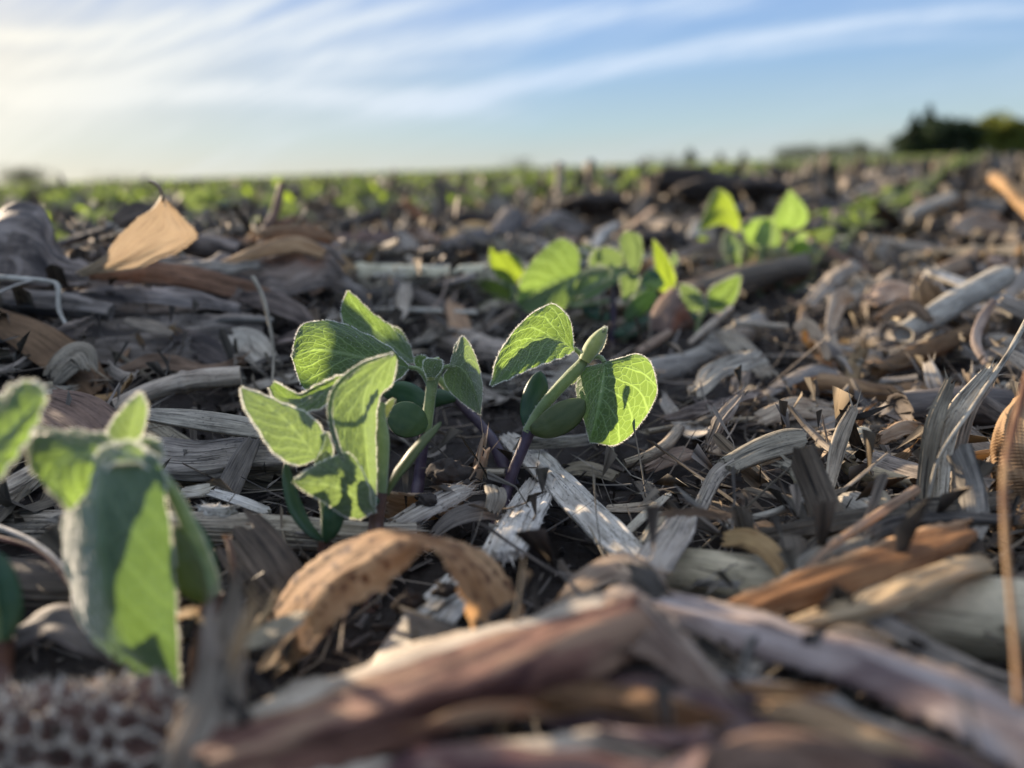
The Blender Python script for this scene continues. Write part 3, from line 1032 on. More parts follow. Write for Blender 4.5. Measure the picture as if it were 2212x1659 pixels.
# sharp seedling right of the middle
s = seedling((1093, 1062, 0), 'sharp soybean seedling leaning right with purple stem and one vein-lit leaf raised left')
stem(s, q(.292, (1090, 1075, -2), (1096, 1052), (1112, 1008), (1130, 965), (1143, 930)), [14, 13, 12.5, 13, 15], 'hyp', name='hypocotyl')
stem(s, q(.292, (1140, 935), (1165, 888), (1200, 845), (1232, 812), (1254, 790), (1262, 776)), [14, 13, 13, 13, 12, 9], hair=.8)
stem(s, q(.292, (1251, 797), (1258, 782), (1254, 765), (1240, 752)), [7, 6, 5, 5], name='petiole', hair=.7)
stem(s, q(.292, (1262, 782, 0), (1280, 772, -1), (1297, 772, -2), (1306, 783, -4)), [6, 5, 5, 5], name='petiole', hair=.7)
leaf(s, q(.29, (1240, 755), (1212, 737, 1), (1178, 730, 2), (1132, 748, 0), (1092, 788, -6), (1061, 833, -11)),
     q(.29, (1240, 752), (1229, 690, 3), (1190, 659, 4), (1130, 694, 1), (1078, 766, -5), (1060, 832, -13)),
     q(.29, (1240, 758), (1222, 769, -5), (1192, 780, -8), (1148, 797, -9), (1103, 816, -11), (1062, 834, -12)))
leaf(s, q(.286, (1306, 784), (1303, 812, -2), (1298, 845, -5), (1291, 880, -7), (1283, 918, -7), (1273, 953, -5)),
     q(.286, (1304, 784, 2), (1262, 797, 6), (1245, 835, 9), (1251, 872, 8), (1263, 912, 3), (1273, 953, -4)),
     q(.286, (1308, 782, 2), (1388, 768, 10), (1418, 833, 12), (1398, 893, 9), (1340, 956, 1), (1275, 955, -4)))
b = stem(s, q(.29, (1262, 780), (1278, 752), (1294, 728), (1309, 707)), [12, 17, 14, 4], 'bud', name='bud', hair=1.4)
leaf(s, q(.288, (1264, 778), (1276, 756), (1292, 730), (1311, 706)), q(.288, (1262, 778, 2), (1262, 752, 2), (1284, 722, 2), (1310, 706)),
     q(.288, (1266, 778, 2), (1293, 764, 3), (1308, 736, 3), (1311, 706)), mat='leafpale', name='young_leaf', nr=20, nc=9, hair=.7)
leaf(s, q(.30, (1256, 788), (1248, 800), (1240, 815), (1235, 830)), q(.30, (1250, 785), (1238, 795), (1232, 812), (1234, 830)), q(.30, (1262, 790), (1260, 803), (1250, 818), (1236, 831)),
   mat='leafpale', name='stipule', nr=16, nc=7, hair=.6)
cotyledon(s, q(.298, (1142, 932), (1147, 890, 1), (1160, 840, 3), (1168, 802, 5)), 62, 'cot', tilt=0, cup=20)
cotyledon(s, q(.288, (1146, 928), (1180, 920, -3), (1225, 895, -5), (1264, 866, -6)), 76, 'cotlight', tilt=5, cup=18, label='olive green seed leaf with a small dark hole')

# seedling behind it in the middle
s = seedling((903, 1045, 0), 'soybean seedling in the middle with one round veined leaf and a curled crown bud')
stem(s, q(.305, (901, 1060, -2), (905, 1030), (912, 975), (919, 925)), [14, 13, 12, 12], 'hyp', name='hypocotyl')
stem(s, q(.305, (918, 935), (924, 895), (930, 850), (934, 815), (934, 790)), [13, 12, 12, 13, 9], hair=.8)
stem(s, q(.305, (928, 830), (916, 810), (902, 797), (884, 793)), [7, 6, 5, 5], 'stem', name='petiole', hair=.7)
stem(s, q(.305, (938, 828), (945, 812), (957, 795), (972, 791)), [7, 6, 5, 5], 'stem', name='petiole', hair=.7)
leaf(s, q(.305, (884, 793), (836, 784, -3), (785, 773, -6), (730, 761, -9), (680, 755, -12), (631, 772, -15)),
     q(.305, (884, 792), (842, 752, 1), (790, 721, 1), (722, 694, -1), (652, 704, -6), (629, 770, -14)),
     q(.305, (884, 795), (862, 817, -5), (806, 846, -10), (735, 860, -14), (660, 840, -15), (632, 775, -15)))
leaf(s, q(.305, (972, 791), (990, 792, -2), (1006, 806, -3), (1020, 832, -4), (1030, 862, -4), (1037, 895, -3)),
     q(.305, (971, 795, 1), (958, 812, 4), (968, 838, 6), (990, 862, 5), (1014, 880, 2), (1036, 895)),
     q(.305, (973, 788, 1), (984, 745, 6), (1002, 728, 8), (1026, 768, 8), (1042, 832, 5), (1038, 894)), mat='leafpale')
leaf(s, q(.30, (932, 815), (934, 795), (940, 782), (952, 776)), q(.30, (922, 815), (914, 792), (922, 775), (950, 777)), q(.30, (940, 815), (952, 800), (956, 788), (954, 777)), mat='leafpale', name='young_leaf', nr=16, nc=9, hair=.8)
stem(s, q(.303, (931, 822), (929, 800), (937, 782), (950, 774)), [9, 12, 9, 4], 'bud', name='bud', hair=1.4)
leaf(s, q(.315, (925, 800), (912, 790), (904, 778), (910, 768)), q(.315, (922, 805), (900, 792), (896, 772), (910, 766)), q(.315, (930, 798), (925, 785), (920, 770), (911, 767)), name='stipule', nr=14, nc=7, hair=.5)
cotyledon(s, q(.300, (921, 925), (900, 915, -2), (868, 903, -4), (836, 893, -4)), 88, 'cotmid', tilt=0, cup=3, thick=.0010)
cotyledon(s, q(.318, (921, 900), (900, 865, 1), (862, 848, 3), (826, 850, 4)), 62, 'cot', tilt=0, cup=10)

# leaning seedling behind those two
s = seedling((1052, 940, 0), 'soybean seedling leaning left behind the others with a tall pointed leaf and slanting purple stem')
stem(s, q(.335, (1062, 948, -6), (1040, 920, -2), (1005, 885), (975, 848, 2)), [12, 11, 10, 9], 'hyp', name='hypocotyl')
stem(s, q(.337, (977, 850), (952, 822), (925, 800), (893, 775)), [9, 8, 6, 5], 'stem', hair=.4)
leaf(s, q(.335, (893, 782), (862, 757), (822, 722), (792, 692), (766, 656), (752, 628)),
     q(.335, (892, 786, -4), (852, 788, -10), (790, 765, -12), (750, 727, -8), (737, 668, -3), (751, 628)),
     q(.335, (893, 776, 2), (884, 748, 5), (846, 708, 6), (803, 676, 4), (774, 646, 2), (753, 628)), mat='leaf', hair=.7)
leaf(s, q(.345, (880, 770), (864, 745), (850, 722), (838, 706)), q(.345, (876, 775), (846, 752), (838, 728), (836, 706)), q(.345, (884, 766), (880, 738), (864, 712), (840, 704)), mat='leafpale', nr=24, nc=9)
cotyledon(s, q(.33, (985, 862), (950, 858), (915, 868), (890, 880)), 46, 'cot', tilt=10)

# front centre seedling with the long folded leaf
s = seedling((812, 1146, 0), 'front soybean seedling with a tall folded leaf turning its edge to the viewer')
stem(s, q(.243, (810, 1165, -2), (813, 1130), (818, 1085), (822, 1062)), [19, 17, 17, 16], 'hypbrown', name='hypocotyl')
stem(s, q(.243, (822, 1068), (826, 1010), (826, 950), (820, 895), (826, 870)), [13, 12, 14, 12, 8], hair=1.0)
leaf(s, q(.236, (853, 766, 3), (812, 806, 0), (786, 862, -4), (790, 945, -6), (797, 1030, -4), (807, 1108)),
     q(.236, (848, 762, 4), (776, 790, 0), (716, 856, -3), (732, 952, -2), (766, 1036, -1), (804, 1110)),
     q(.236, (858, 776, 5), (848, 826, 4), (818, 862, 3), (812, 945, 3), (814, 1030, 2), (811, 1108)), mat='leafpale', wave=.0010, nr=60, hair=1.5)
stem(s, q(.232, (846, 764, -2), (780, 788, -3), (728, 832, -4), (712, 880, -4), (724, 950, -4), (760, 1032, -3)), [1.5, 4, 5, 5, 4, 2], 'leafpale', name='leaf_margin', hair=1.3)
stem(s, q(.243, (826, 905, 2), (838, 880, 3), (846, 868, 4), (852, 862, 4)), [8, 8, 7, 3], 'bud', name='bud', hair=1.2)
leaf(s, q(.245, (762, 812), (722, 830), (682, 846), (646, 860), (616, 856), (590, 828)),
     q(.245, (758, 806), (720, 818), (684, 832), (648, 850), (618, 838), (592, 824)),
     q(.245, (764, 822), (728, 856, -4), (686, 884, -6), (640, 893, -6), (598, 872, -3), (582, 838)), mat='leaf', hair=1.2)
leaf(s, q(.228, (804, 1102, 4), (772, 1078), (740, 1058, -2), (706, 1048, -3), (668, 1044, -4), (633, 1040, -4)),
     q(.228, (806, 1096, 4), (790, 1035, 2), (757, 982, 1), (714, 990, 0), (668, 1012, -2), (633, 1036, -4)),
     q(.228, (803, 1106, 4), (778, 1120, 2), (744, 1112, 1), (704, 1086, -1), (664, 1064, -3), (634, 1044, -4)), mat='leafpale', wave=.0012)
cotyledon(s, q(.243, (826, 1082), (852, 1030, 2), (900, 965, 5), (953, 912, 8)), 46, 'cotlight', tilt=62, cup=30)
cotyledon(s, q(.240, (818, 1086), (776, 1070, -2), (735, 1030, -3), (706, 990, -2)), 62, 'cot', tilt=0, cup=15)

# small front seedling left of it
s = seedling((700, 1198, 0), 'small front soybean seedling with hairy pointed leaf and upright folded seed leaves')
stem(s, q(.232, (700, 1218, -2), (701, 1195), (702, 1168)), [15, 14, 13], 'hypbrown', name='hypocotyl')
stem(s, q(.234, (702, 1172), (700, 1110), (692, 1050), (684, 990)), [9, 7, 6, 6], hair=.9)
leaf(s, q(.232, (684, 990), (652, 946), (616, 906), (582, 878), (550, 858), (522, 838)),
     q(.232, (686, 988), (700, 940, 3), (664, 896, 4), (614, 874, 3), (566, 852, 2), (522, 836)),
     q(.232, (682, 992), (640, 1004, -3), (592, 976, -4), (560, 930, -3), (530, 882, -2), (520, 840)), mat='leafpale', hair=1.8)
leaf(s, q(.235, (688, 992), (696, 975), (703, 955), (706, 935)), q(.235, (684, 990), (682, 968), (690, 945), (705, 934)), q(.235, (690, 996), (714, 990), (718, 965), (708, 935)), mat='leafpale', nr=22, nc=9, hair=1.8)
stem(s, q(.235, (690, 1000), (700, 985), (706, 976)), [7, 9, 4], 'bud', name='bud', hair=1.2)
cotyledon(s, q(.233, (700, 1172), (660, 1130, 0), (632, 1068, 2), (618, 995, 4)), 48, 'cot', tilt=48, cup=35)
cotyledon(s, q(.230, (704, 1172), (716, 1140, -1), (722, 1100, -1), (724, 1050, 0)), 52, 'cot', tilt=0, cup=25)

# large blurred seedling at the left
s = seedling((448, 1345, 0), 'large left front soybean seedling with a long hanging folded leaf')
stem(s, q(.188, (440, 1385, -2), (447, 1345), (458, 1300), (464, 1278)), [22, 20, 19, 19], 'hypbrown', name='hypocotyl')
stem(s, q(.186, (464, 1285), (444, 1225), (412, 1145, -2), (380, 1075, -3), (342, 1018, -4)), [17, 18, 17, 15, 12], 'stem', hair=1.0)
leaf(s, q(.180, (292, 968), (222, 1000, -6), (218, 1120, -13), (238, 1280, -14), (284, 1400, -9), (378, 1490, -4)),
     q(.180, (286, 972, 2), (170, 1065, 4), (138, 1160, 5), (158, 1300, 4), (218, 1405, 1), (372, 1488, -3)),
     q(.180, (300, 962, 2), (348, 1000, -4), (364, 1130, -4), (374, 1270, -3), (385, 1400, -2), (386, 1490, -3)), mat='leafdull', hair=.7, wave=.0012, nr=60)
leaf(s, q(.177, (330, 1008), (300, 985, -2), (262, 975, -3), (226, 985, -3), (212, 1040, -2)),
     q(.177, (326, 1000), (296, 962, -1), (255, 955, -1), (214, 975, -1), (205, 1044, -1)),
     q(.177, (336, 1022), (306, 1004, -4), (270, 996, -5), (238, 1004, -5), (220, 1046, -3)), mat='leafpale', name='young_leaf', hair=2.0, nr=28, nc=9)
leaf(s, q(.182, (264, 985), (220, 984, -2), (172, 984, -5), (130, 1002, -7), (118, 1045, -8), (153, 1100, -6)),
     q(.182, (262, 978), (226, 940, 4), (152, 928, 4), (66, 934, 1), (72, 1012, -4), (150, 1100, -6)),
     q(.182, (266, 992), (240, 1020, -5), (212, 1046, -8), (190, 1062, -9), (172, 1080, -8), (156, 1100, -6)), mat='leaf', hair=1.3)
leaf(s, q(.195, (278, 968), (284, 928), (291, 898), (298, 870), (303, 848)), q(.195, (266, 968), (234, 940), (248, 905), (276, 872), (302, 848)), q(.195, (284, 968, 2), (304, 942, 3), (315, 905, 4), (316, 872, 3), (304, 848)), mat='leafpale', hair=1.5)
leaf(s, q(.183, (300, 1000), (312, 968), (328, 955), (346, 960)), q(.183, (285, 998), (290, 960), (318, 944), (347, 955)), q(.183, (318, 1008), (336, 1000), (350, 985), (348, 962)), mat='leafpale', name='young_leaf', nr=20, nc=9, hair=1.5)
stem(s, q(.185, (330, 1015), (312, 985), (322, 958), (340, 955)), [16, 22, 16, 6], 'bud', name='bud', hair=1.2)
stem(s, q(.178, (345, 1028), (300, 1000), (240, 992), (214, 1030)), [8, 9, 9, 6], 'bud', name='petiole', hair=1.2)
cotyledon(s, q(.186, (462, 1296), (430, 1268, -2), (386, 1205, -4), (360, 1130, -5)), 96, 'cotlight', tilt=0, cup=20)
cotyledon(s, q(.194, (466, 1290), (464, 1240, 2), (446, 1180, 4), (420, 1120, 5)), 52, 'cot', tilt=55, cup=30)

# seedling cut by the left edge
s = seedling((8, 1470, 0), 'soybean seedling cut by the left edge of the view with one backlit leaf')
stem(s, q(.175, (4, 1500, -2), (8, 1440), (10, 1380)), [24, 21, 20], 'hypbrown', name='hypocotyl')
stem(s, q(.175, (8, 1385), (-14, 1260), (-40, 1100), (-60, 1000)), [14, 13, 12, 10], hair=.6)
leaf(s, q(.172, (-60, 990), (-20, 960), (20, 930), (50, 900), (75, 872), (94, 850)),
     q(.172, (-62, 980), (-40, 900, 4), (0, 850, 5), (40, 828, 4), (75, 826, 2), (96, 846)),
     q(.172, (-60, 1000), (-25, 1050, -2), (15, 1010, -3), (52, 958, -2), (82, 905, -1), (96, 854)), mat='leaf', hair=2.0)
cotyledon(s, q(.172, (10, 1385), (22, 1330), (12, 1260), (-10, 1190)), 62, 'cot', tilt=30, cup=25)
cotyledon(s, q(.180, (4, 1385), (-30, 1330), (-45, 1280), (-60, 1210)), 62, 'cot', tilt=0, cup=25)

# two crowded seedlings of the middle distance
s = seedling((1322, 742, 0), 'soybean seedling behind the sharp pair with broad leaf spread left and dark seed leaves')
D = .55
stem(s, q(D, (1322, 760), (1322, 720), (1324, 670), (1322, 610)), [8, 8, 7, 7], 'hyp', name='hypocotyl')
stem(s, q(D, (1322, 615), (1324, 590), (1318, 570)), [6, 6, 5], hair=0)
stem(s, q(D, (1320, 650), (1232, 660, -6), (1222, 632, -6), (1252, 590, -4)), [4, 5, 5, 4], 'stem', name='petiole')
leaf(s, q(D, (1252, 590), (1222, 602), (1192, 614), (1165, 628), (1138, 643), (1116, 653)),
     q(D, (1252, 586), (1246, 536, 3), (1207, 517, 4), (1158, 554, 0), (1124, 606, -4), (1115, 650, -8)),
     q(D, (1251, 594), (1236, 640, -8), (1210, 674, -12), (1172, 683, -12), (1138, 674, -8), (1117, 657)), mat='leaf', hair=.3)
leaf(s, q(D, (1360, 585), (1332, 594), (1300, 604), (1272, 618), (1246, 636), (1226, 657)),
     q(D, (1360, 580, 4), (1330, 566, 10), (1296, 572, 14), (1262, 580, 12), (1238, 600, 8), (1225, 655)),
     q(D, (1361, 589), (1340, 606, -6), (1314, 622, -8), (1288, 640, -8), (1256, 652, -6), (1227, 659)), mat='leaf', hair=.3)
leaf(s, q(D, (1372, 590), (1376, 565), (1374, 540), (1368, 518), (1352, 500)), q(D, (1368, 590), (1352, 568), (1342, 540), (1338, 518), (1350, 499)), q(D, (1378, 590), (1386, 565), (1388, 535), (1382, 508), (1356, 499)), mat='leafpale', hair=.3)
leaf(s, q(D - .02, (1358, 590), (1362, 610), (1356, 635), (1347, 658)), q(D - .02, (1350, 590), (1338, 600), (1342, 630), (1346, 658)), q(D - .02, (1368, 590), (1380, 600), (1372, 630), (1349, 658)), mat='leafpale', hair=.5)
leaf(s, q(D, (1345, 560), (1322, 552), (1300, 548), (1286, 560)), q(D, (1345, 552), (1328, 538), (1300, 534), (1284, 556)), q(D, (1345, 572), (1322, 578), (1298, 572), (1288, 562)), mat='leafpale', hair=.6)
leaf(s, q(D, (1280, 575), (1284, 560), (1288, 545), (1290, 535)), q(D, (1272, 575), (1272, 560), (1280, 544), (1290, 534)), q(D, (1290, 575), (1298, 560), (1298, 545), (1291, 535)), mat='leafpale', hair=.8)
cotyledon(s, q(D, (1322, 690), (1300, 680), (1274, 668), (1254, 658)), 38, 'cot', tilt=20)
cotyledon(s, q(D - .01, (1326, 722), (1352, 716), (1378, 702), (1401, 684)), 42, 'cot', tilt=10)

s = seedling((1346, 728, 0), 'soybean seedling just right of the crowded one with a bright folded leaf')
stem(s, q(D + .03, (1346, 740), (1356, 690), (1372, 640), (1388, 600)), [8, 7, 6, 5], 'stem', hair=.4)
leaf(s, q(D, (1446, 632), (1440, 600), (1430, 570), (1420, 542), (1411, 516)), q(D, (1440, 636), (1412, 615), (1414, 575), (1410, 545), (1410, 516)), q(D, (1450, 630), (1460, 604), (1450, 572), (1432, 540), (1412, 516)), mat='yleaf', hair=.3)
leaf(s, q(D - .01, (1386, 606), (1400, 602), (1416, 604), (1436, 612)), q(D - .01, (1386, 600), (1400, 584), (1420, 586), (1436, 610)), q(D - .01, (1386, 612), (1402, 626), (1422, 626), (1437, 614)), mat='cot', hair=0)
cotyledon(s, q(D - .01, (1352, 690), (1372, 668), (1396, 645), (1420, 632)), 50, 'leaf', tilt=10)
leaf(s, q(D + .01, (1452, 575), (1454, 560), (1456, 545)), q(D + .01, (1446, 575), (1446, 560), (1455, 543)), q(D + .01, (1460, 575), (1464, 558), (1457, 543)), mat='leafpale', nr=14, nc=7, hair=.6)

s = seedling((1105, 668, 0), 'yellow green seedling with three sunlit leaves left of the broad leaf')
D = .60
stem(s, q(D, (1118, 720), (1112, 660), (1106, 615)), [6, 6, 5], 'stem')
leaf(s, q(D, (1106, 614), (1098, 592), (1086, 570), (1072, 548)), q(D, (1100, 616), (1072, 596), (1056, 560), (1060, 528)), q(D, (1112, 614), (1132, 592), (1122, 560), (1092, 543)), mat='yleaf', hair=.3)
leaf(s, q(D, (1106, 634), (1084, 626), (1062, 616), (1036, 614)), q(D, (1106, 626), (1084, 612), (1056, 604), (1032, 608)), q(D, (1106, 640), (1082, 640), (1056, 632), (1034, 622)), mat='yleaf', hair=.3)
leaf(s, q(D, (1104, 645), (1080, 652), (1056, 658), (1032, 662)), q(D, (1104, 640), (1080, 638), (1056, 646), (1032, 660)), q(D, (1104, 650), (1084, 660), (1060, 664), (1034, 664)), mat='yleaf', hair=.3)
leaf(s, q(D, (1108, 625), (1096, 618), (1090, 608)), q(D, (1104, 630), (1088, 620), (1088, 606)), q(D, (1114, 624), (1104, 610), (1092, 605)), mat='leafpale', nr=12, nc=7, hair=.5)

s = seedling((1500, 712, 0), 'low soybean seedling with pale edged leaf right of the dry brown husk')
D = .58
stem(s, q(D, (1505, 725), (1510, 690), (1530, 660)), [6, 5, 5], 'stem')
leaf(s, q(D, (1532, 666), (1550, 650), (1572, 628), (1598, 596)), q(D, (1528, 660), (1530, 628), (1562, 606), (1598, 592)), q(D, (1538, 672), (1570, 670), (1594, 634), (1601, 598)), mat='leaf', hair=1.2)
leaf(s, q(D, (1520, 665), (1502, 652), (1484, 640), (1468, 618)), q(D, (1524, 655), (1510, 630), (1488, 616), (1470, 613)), q(D, (1516, 672), (1492, 672), (1474, 650), (1466, 622)), mat='leafpale', hair=1.0)
cotyledon(s, q(D, (1508, 690), (1490, 680), (1478, 668)), 24, 'cot', tilt=20)

# group farther along the row
EXTRA_PLANTS = [(1255, 690, .68), (1330, 690, .70), (1690, 640, .84), (1395, 700, .70), (1560, 645, .86), (1600, 655, .80), (1660, 650, .78), (1735, 640, .84), (1780, 620, .92)]

for (bx, by, D, lab, LS) in (
    (1640, 660, .74, 'bushy soybean seedling farther down the row with a bright leaf held out left',
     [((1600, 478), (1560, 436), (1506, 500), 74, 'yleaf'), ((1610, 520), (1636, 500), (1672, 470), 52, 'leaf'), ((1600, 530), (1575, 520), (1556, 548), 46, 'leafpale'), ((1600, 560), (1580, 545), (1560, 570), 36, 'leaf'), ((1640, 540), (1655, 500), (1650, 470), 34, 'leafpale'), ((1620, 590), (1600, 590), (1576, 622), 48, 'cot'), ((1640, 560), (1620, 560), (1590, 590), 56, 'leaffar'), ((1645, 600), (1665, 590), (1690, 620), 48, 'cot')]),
    (1702, 668, .78, 'bushy soybean seedling farther down the row with an upright leaf at its top',
     [((1700, 500), (1712, 460), (1706, 408), 62, 'leaf'), ((1690, 520), (1660, 500), (1640, 510), 40, 'leaf'), ((1705, 545), (1722, 520), (1745, 500), 34, 'leafpale'), ((1700, 600), (1720, 590), (1745, 620), 46, 'cot'), ((1690, 560), (1735, 545), (1760, 580), 56, 'leaf'), ((1700, 580), (1720, 600), (1735, 650), 50, 'leaf'), ((1680, 600), (1650, 590), (1630, 600), 40, 'cot'), ((1690, 540), (1665, 545), (1640, 580), 60, 'leaffar'), ((1712, 560), (1735, 575), (1756, 610), 56, 'leaffar')]),
):
    s = seedling((bx, by, 0), lab)
    stem(s, q(D, (bx, by + 15), (bx + 2, by - 60), (bx + 2, by - 130), (bx, by - 170)), [6, 5, 4, 3], 'stem')
    for (a, m_, t_, w_, mt) in LS:
        e = 1.0
        A_, B_, C_ = np.array(a, float), np.array(m_, float), np.array(t_, float)
        nn = np.array([-(C_ - A_)[1], (C_ - A_)[0]]) / np.linalg.norm(C_ - A_) * w_ * .55
        P0, P1, P2, P3 = A_, A_ * .6 + B_ * .4, B_ * .8 + C_ * .2, C_
        if mt == 'cot':
            cotyledon(s, q(D, tuple(A_), tuple(B_), tuple(C_)), w_, 'cot', tilt=15)
            continue
        leaf(s, q(D, tuple(P0), tuple(P1), tuple(P2), tuple(P3)), q(D, tuple(P0), tuple(P1 + nn) + (8,), tuple(P2 + nn * .9) + (8,), tuple(P3)), q(D, tuple(P0), tuple(P1 - nn) + (-6,), tuple(P2 - nn * .9) + (-6,), tuple(P3)), mat=mt, hair=.3, nr=28, nc=11)
# ------------------------------------------------------------------ residue pieces of the foreground and middle
ST, HU, LF, TW = 'corn stalk', 'corn husk', 'dry leaf', 'twig'
# front
sheet('corn_husk', 'red', [[(440, 1560, 2.00), (600, 1498, 2.30), (900, 1394, 2.80), (1140, 1326, 3.00), (1335, 1266, 3.15)],
                           [(440, 1612, 2.60), (650, 1546, 2.90), (915, 1456, 3.35), (1165, 1374, 3.55), (1356, 1292, 3.60)],
                           [(430, 1640, 2.70), (660, 1580, 3.00), (930, 1500, 3.40), (1190, 1420, 3.50), (1400, 1340, 3.50)],
                           [(520, 1720, 2.30), (800, 1640, 2.50), (1060, 1560, 2.80), (1270, 1470, 3.00), (1440, 1380, 3.10)]],
      'broad reddish brown curled husk slanting across the foreground with a pale top edge', HU, bumps=.0012, ridges=.0009, nridge=5, nc=34, nr=110, rag=.006, thick=.0005, lip='stalk', lipcols=9)
sheet('corn_husk', 'amber', [[(1290, 1282, 3.30), (1340, 1264, 3.45), (1400, 1296, 3.40), (1480, 1375, 3.30), (1580, 1490, 3.10)],
                             [(1230, 1380, 3.20), (1320, 1390, 3.30), (1400, 1420, 3.20), (1480, 1470, 3.10), (1550, 1530, 2.90)]],
      'torn brown husk flap bent downward at the right end of the broad reddish husk', HU, bumps=.0012, ridges=.0005, nc=16, rag=.006, thick=.0006, lip='tan', lipcols=3)
sheet('corn_husk', 'maroon', [[(1210, 1412, 2.50), (1450, 1432, 2.70), (1720, 1500, 2.70), (2000, 1580, 2.60), (2320, 1700, 2.40)],
                              [(1200, 1480, 2.80), (1440, 1500, 3.00), (1700, 1570, 3.00), (2000, 1650, 2.90), (2320, 1780, 2.70)],
                              [(1220, 1580, 2.60), (1420, 1600, 2.80), (1680, 1660, 2.80), (1980, 1740, 2.70), (2300, 1860, 2.40)]],
      'dark red husk sheet running right under the mauve strip', HU, bumps=.0020, ridges=.0008, nridge=12, nc=22, nr=80, rag=.006, thick=.0007, lip='grey', lipcols=3)
sheet('corn_husk', 'maroon', [[(480, 1760, 2.70), (700, 1660, 3.00), (1000, 1600, 3.10), (1250, 1585, 3.10), (1500, 1650, 2.80)],
                              [(520, 1820, 3.00), (740, 1720, 3.30), (1020, 1660, 3.40), (1260, 1640, 3.40), (1480, 1700, 3.10)],
                              [(560, 1900, 2.90), (800, 1820, 3.20), (1040, 1760, 3.30), (1270, 1740, 3.30), (1460, 1780, 3.00)]],
      'dark crumpled red husk along the bottom below the broad reddish husk', HU, bumps=.0018, ridges=.0008, nridge=12, nc=22, nr=70, rag=.005, thick=.0007, lip='stalk', lipcols=4)
strip('corn_husk', 'amber', [(880, 1570, 3.20), (980, 1545, 3.40), (1090, 1530, 3.40), (1190, 1540, 3.20)], [10, 30, 34, 12],
      'small golden crumpled scrap between the reddish husk and the dark red one', HU, tilt=40, cup=40, bumps=.0012, rag=.004, thick=.0006)
strip('corn_husk', 'brown', [(1180, 1520, 3.10), (1300, 1500, 3.30), (1420, 1530, 3.30), (1560, 1560, 3.10)], [30, 60, 66, 30],
      'crumpled mauve brown scrap lying on the dark red husk sheet', HU, tilt=30, cup=60, bumps=.0018, ridges=.0006, rag=.005, thick=.0007)
strip('corn_husk', 'lilac', [(1290, 1570, 3.30), (1420, 1590, 3.40), (1540, 1580, 3.30)], [10, 26, 14],
      'thin pale curl on the dark red husk sheet', HU, tilt=50, cup=50, bumps=.0008, thick=.0006)
strip('corn_husk', 'amber', [(1570, 1490, 2.90), (1680, 1492, 3.00), (1790, 1498, 2.90)], [22, 34, 18],
      'short amber scrap tucked under the mauve strip', HU, tilt=40, cup=40, bumps=.0008, rag=.003, thick=.0007)
strip('corn_husk', 'tan', [(1660, 1535, 3.00), (1760, 1545, 3.10), (1880, 1590, 3.00), (1990, 1650, 2.80)], [30, 56, 60, 36],
      'crinkled tan scrap on the dark red husk sheet at the right', HU, tilt=40, cup=60, bumps=.0018, ridges=.0006, rag=.005, thick=.0008)
strip('corn_husk', 'brown', [(1500, 1680, 3.40), (1640, 1640, 3.50), (1800, 1660, 3.50), (1980, 1740, 3.20)], [60, 110, 120, 90],
      'brown husk fold in the bottom right corner area', HU, tilt=30, cup=50, bumps=.0022, ridges=.0008, rag=.006, thick=.0008)
strip('corn_husk', 'lilac', [(1420, 1760, 3.60), (1470, 1680, 3.70), (1520, 1610, 3.60)], [90, 70, 14],
      'pointed mauve flap at the bottom edge right of the middle', HU, tilt=10, cup=20, bumps=.001, thick=.0007)
strip('corn_husk', 'grey', [(1250, 1395, 2.60), (1330, 1402, 2.70), (1440, 1420, 2.70), (1560, 1440, 2.60)], [18, 26, 28, 16],
      'thin blue grey fibrous strip under the torn flap', HU, tilt=50, cup=30, ridges=.0006, rag=.004, thick=.0006, fray=12)
strip('corn_husk', 'stalk', [(1560, 1452, 2.50), (1620, 1440, 2.60), (1680, 1410, 2.50)], [14, 24, 12],
      'pale fibre scrap sticking out below the mauve strip', HU, tilt=40, cup=30, ridges=.0005, rag=.004, thick=.0005, fray=12)
sheet('corn_husk', 'lilac', [[(1424, 1272, 2.20), (1560, 1296, 2.50), (1720, 1345, 2.70), (1900, 1390, 2.80), (2080, 1455, 2.80), (2290, 1560, 2.70)],
                             [(1420, 1300, 2.50), (1550, 1330, 2.80), (1710, 1385, 3.00), (1890, 1435, 3.10), (2070, 1510, 3.10), (2280, 1620, 3.00)],
                             [(1432, 1338, 2.30), (1540, 1378, 2.60), (1700, 1435, 2.80), (1880, 1495, 2.90), (2060, 1580, 2.90), (2270, 1700, 2.70)]],
      'smooth mauve husk strip slanting down to the right edge', HU, bumps=.0006, ridges=.0004, nridge=5, nc=26, nr=110, rag=.006, thick=.0006, lip='tan', lipcols=2)
strip('corn_husk', 'tan', [(1770, 1382, 2.60), (1830, 1362, 2.80), (1900, 1378, 2.80)], [10, 26, 20], 'pinkish fibrous shred on the upper edge of the mauve strip', HU, tilt=30, cup=40, bumps=.001, rag=.004, thick=.0006, fray=30, fraylen=.004)
sheet('corn_husk', 'amber', [[(1580, 1292, 2.3), (1720, 1236, 2.6), (1900, 1172, 2.9), (2010, 1140, 3.0), (2092, 1122, 3.0)],
                             [(1600, 1312, 2.4), (1740, 1268, 2.7), (1910, 1208, 3.0), (2030, 1172, 3.1), (2104, 1150, 3.1)],
                             [(1650, 1338, 2.3), (1780, 1300, 2.5), (1920, 1252, 2.8), (2040, 1212, 2.9), (2088, 1190, 2.9)]],
      'orange brown flat plank like husk with a bright ragged upper edge', HU, bumps=.0006, ridges=.0004, nc=20, nr=70, rag=.004, thick=.0009, lip='tan', lipcols=2)
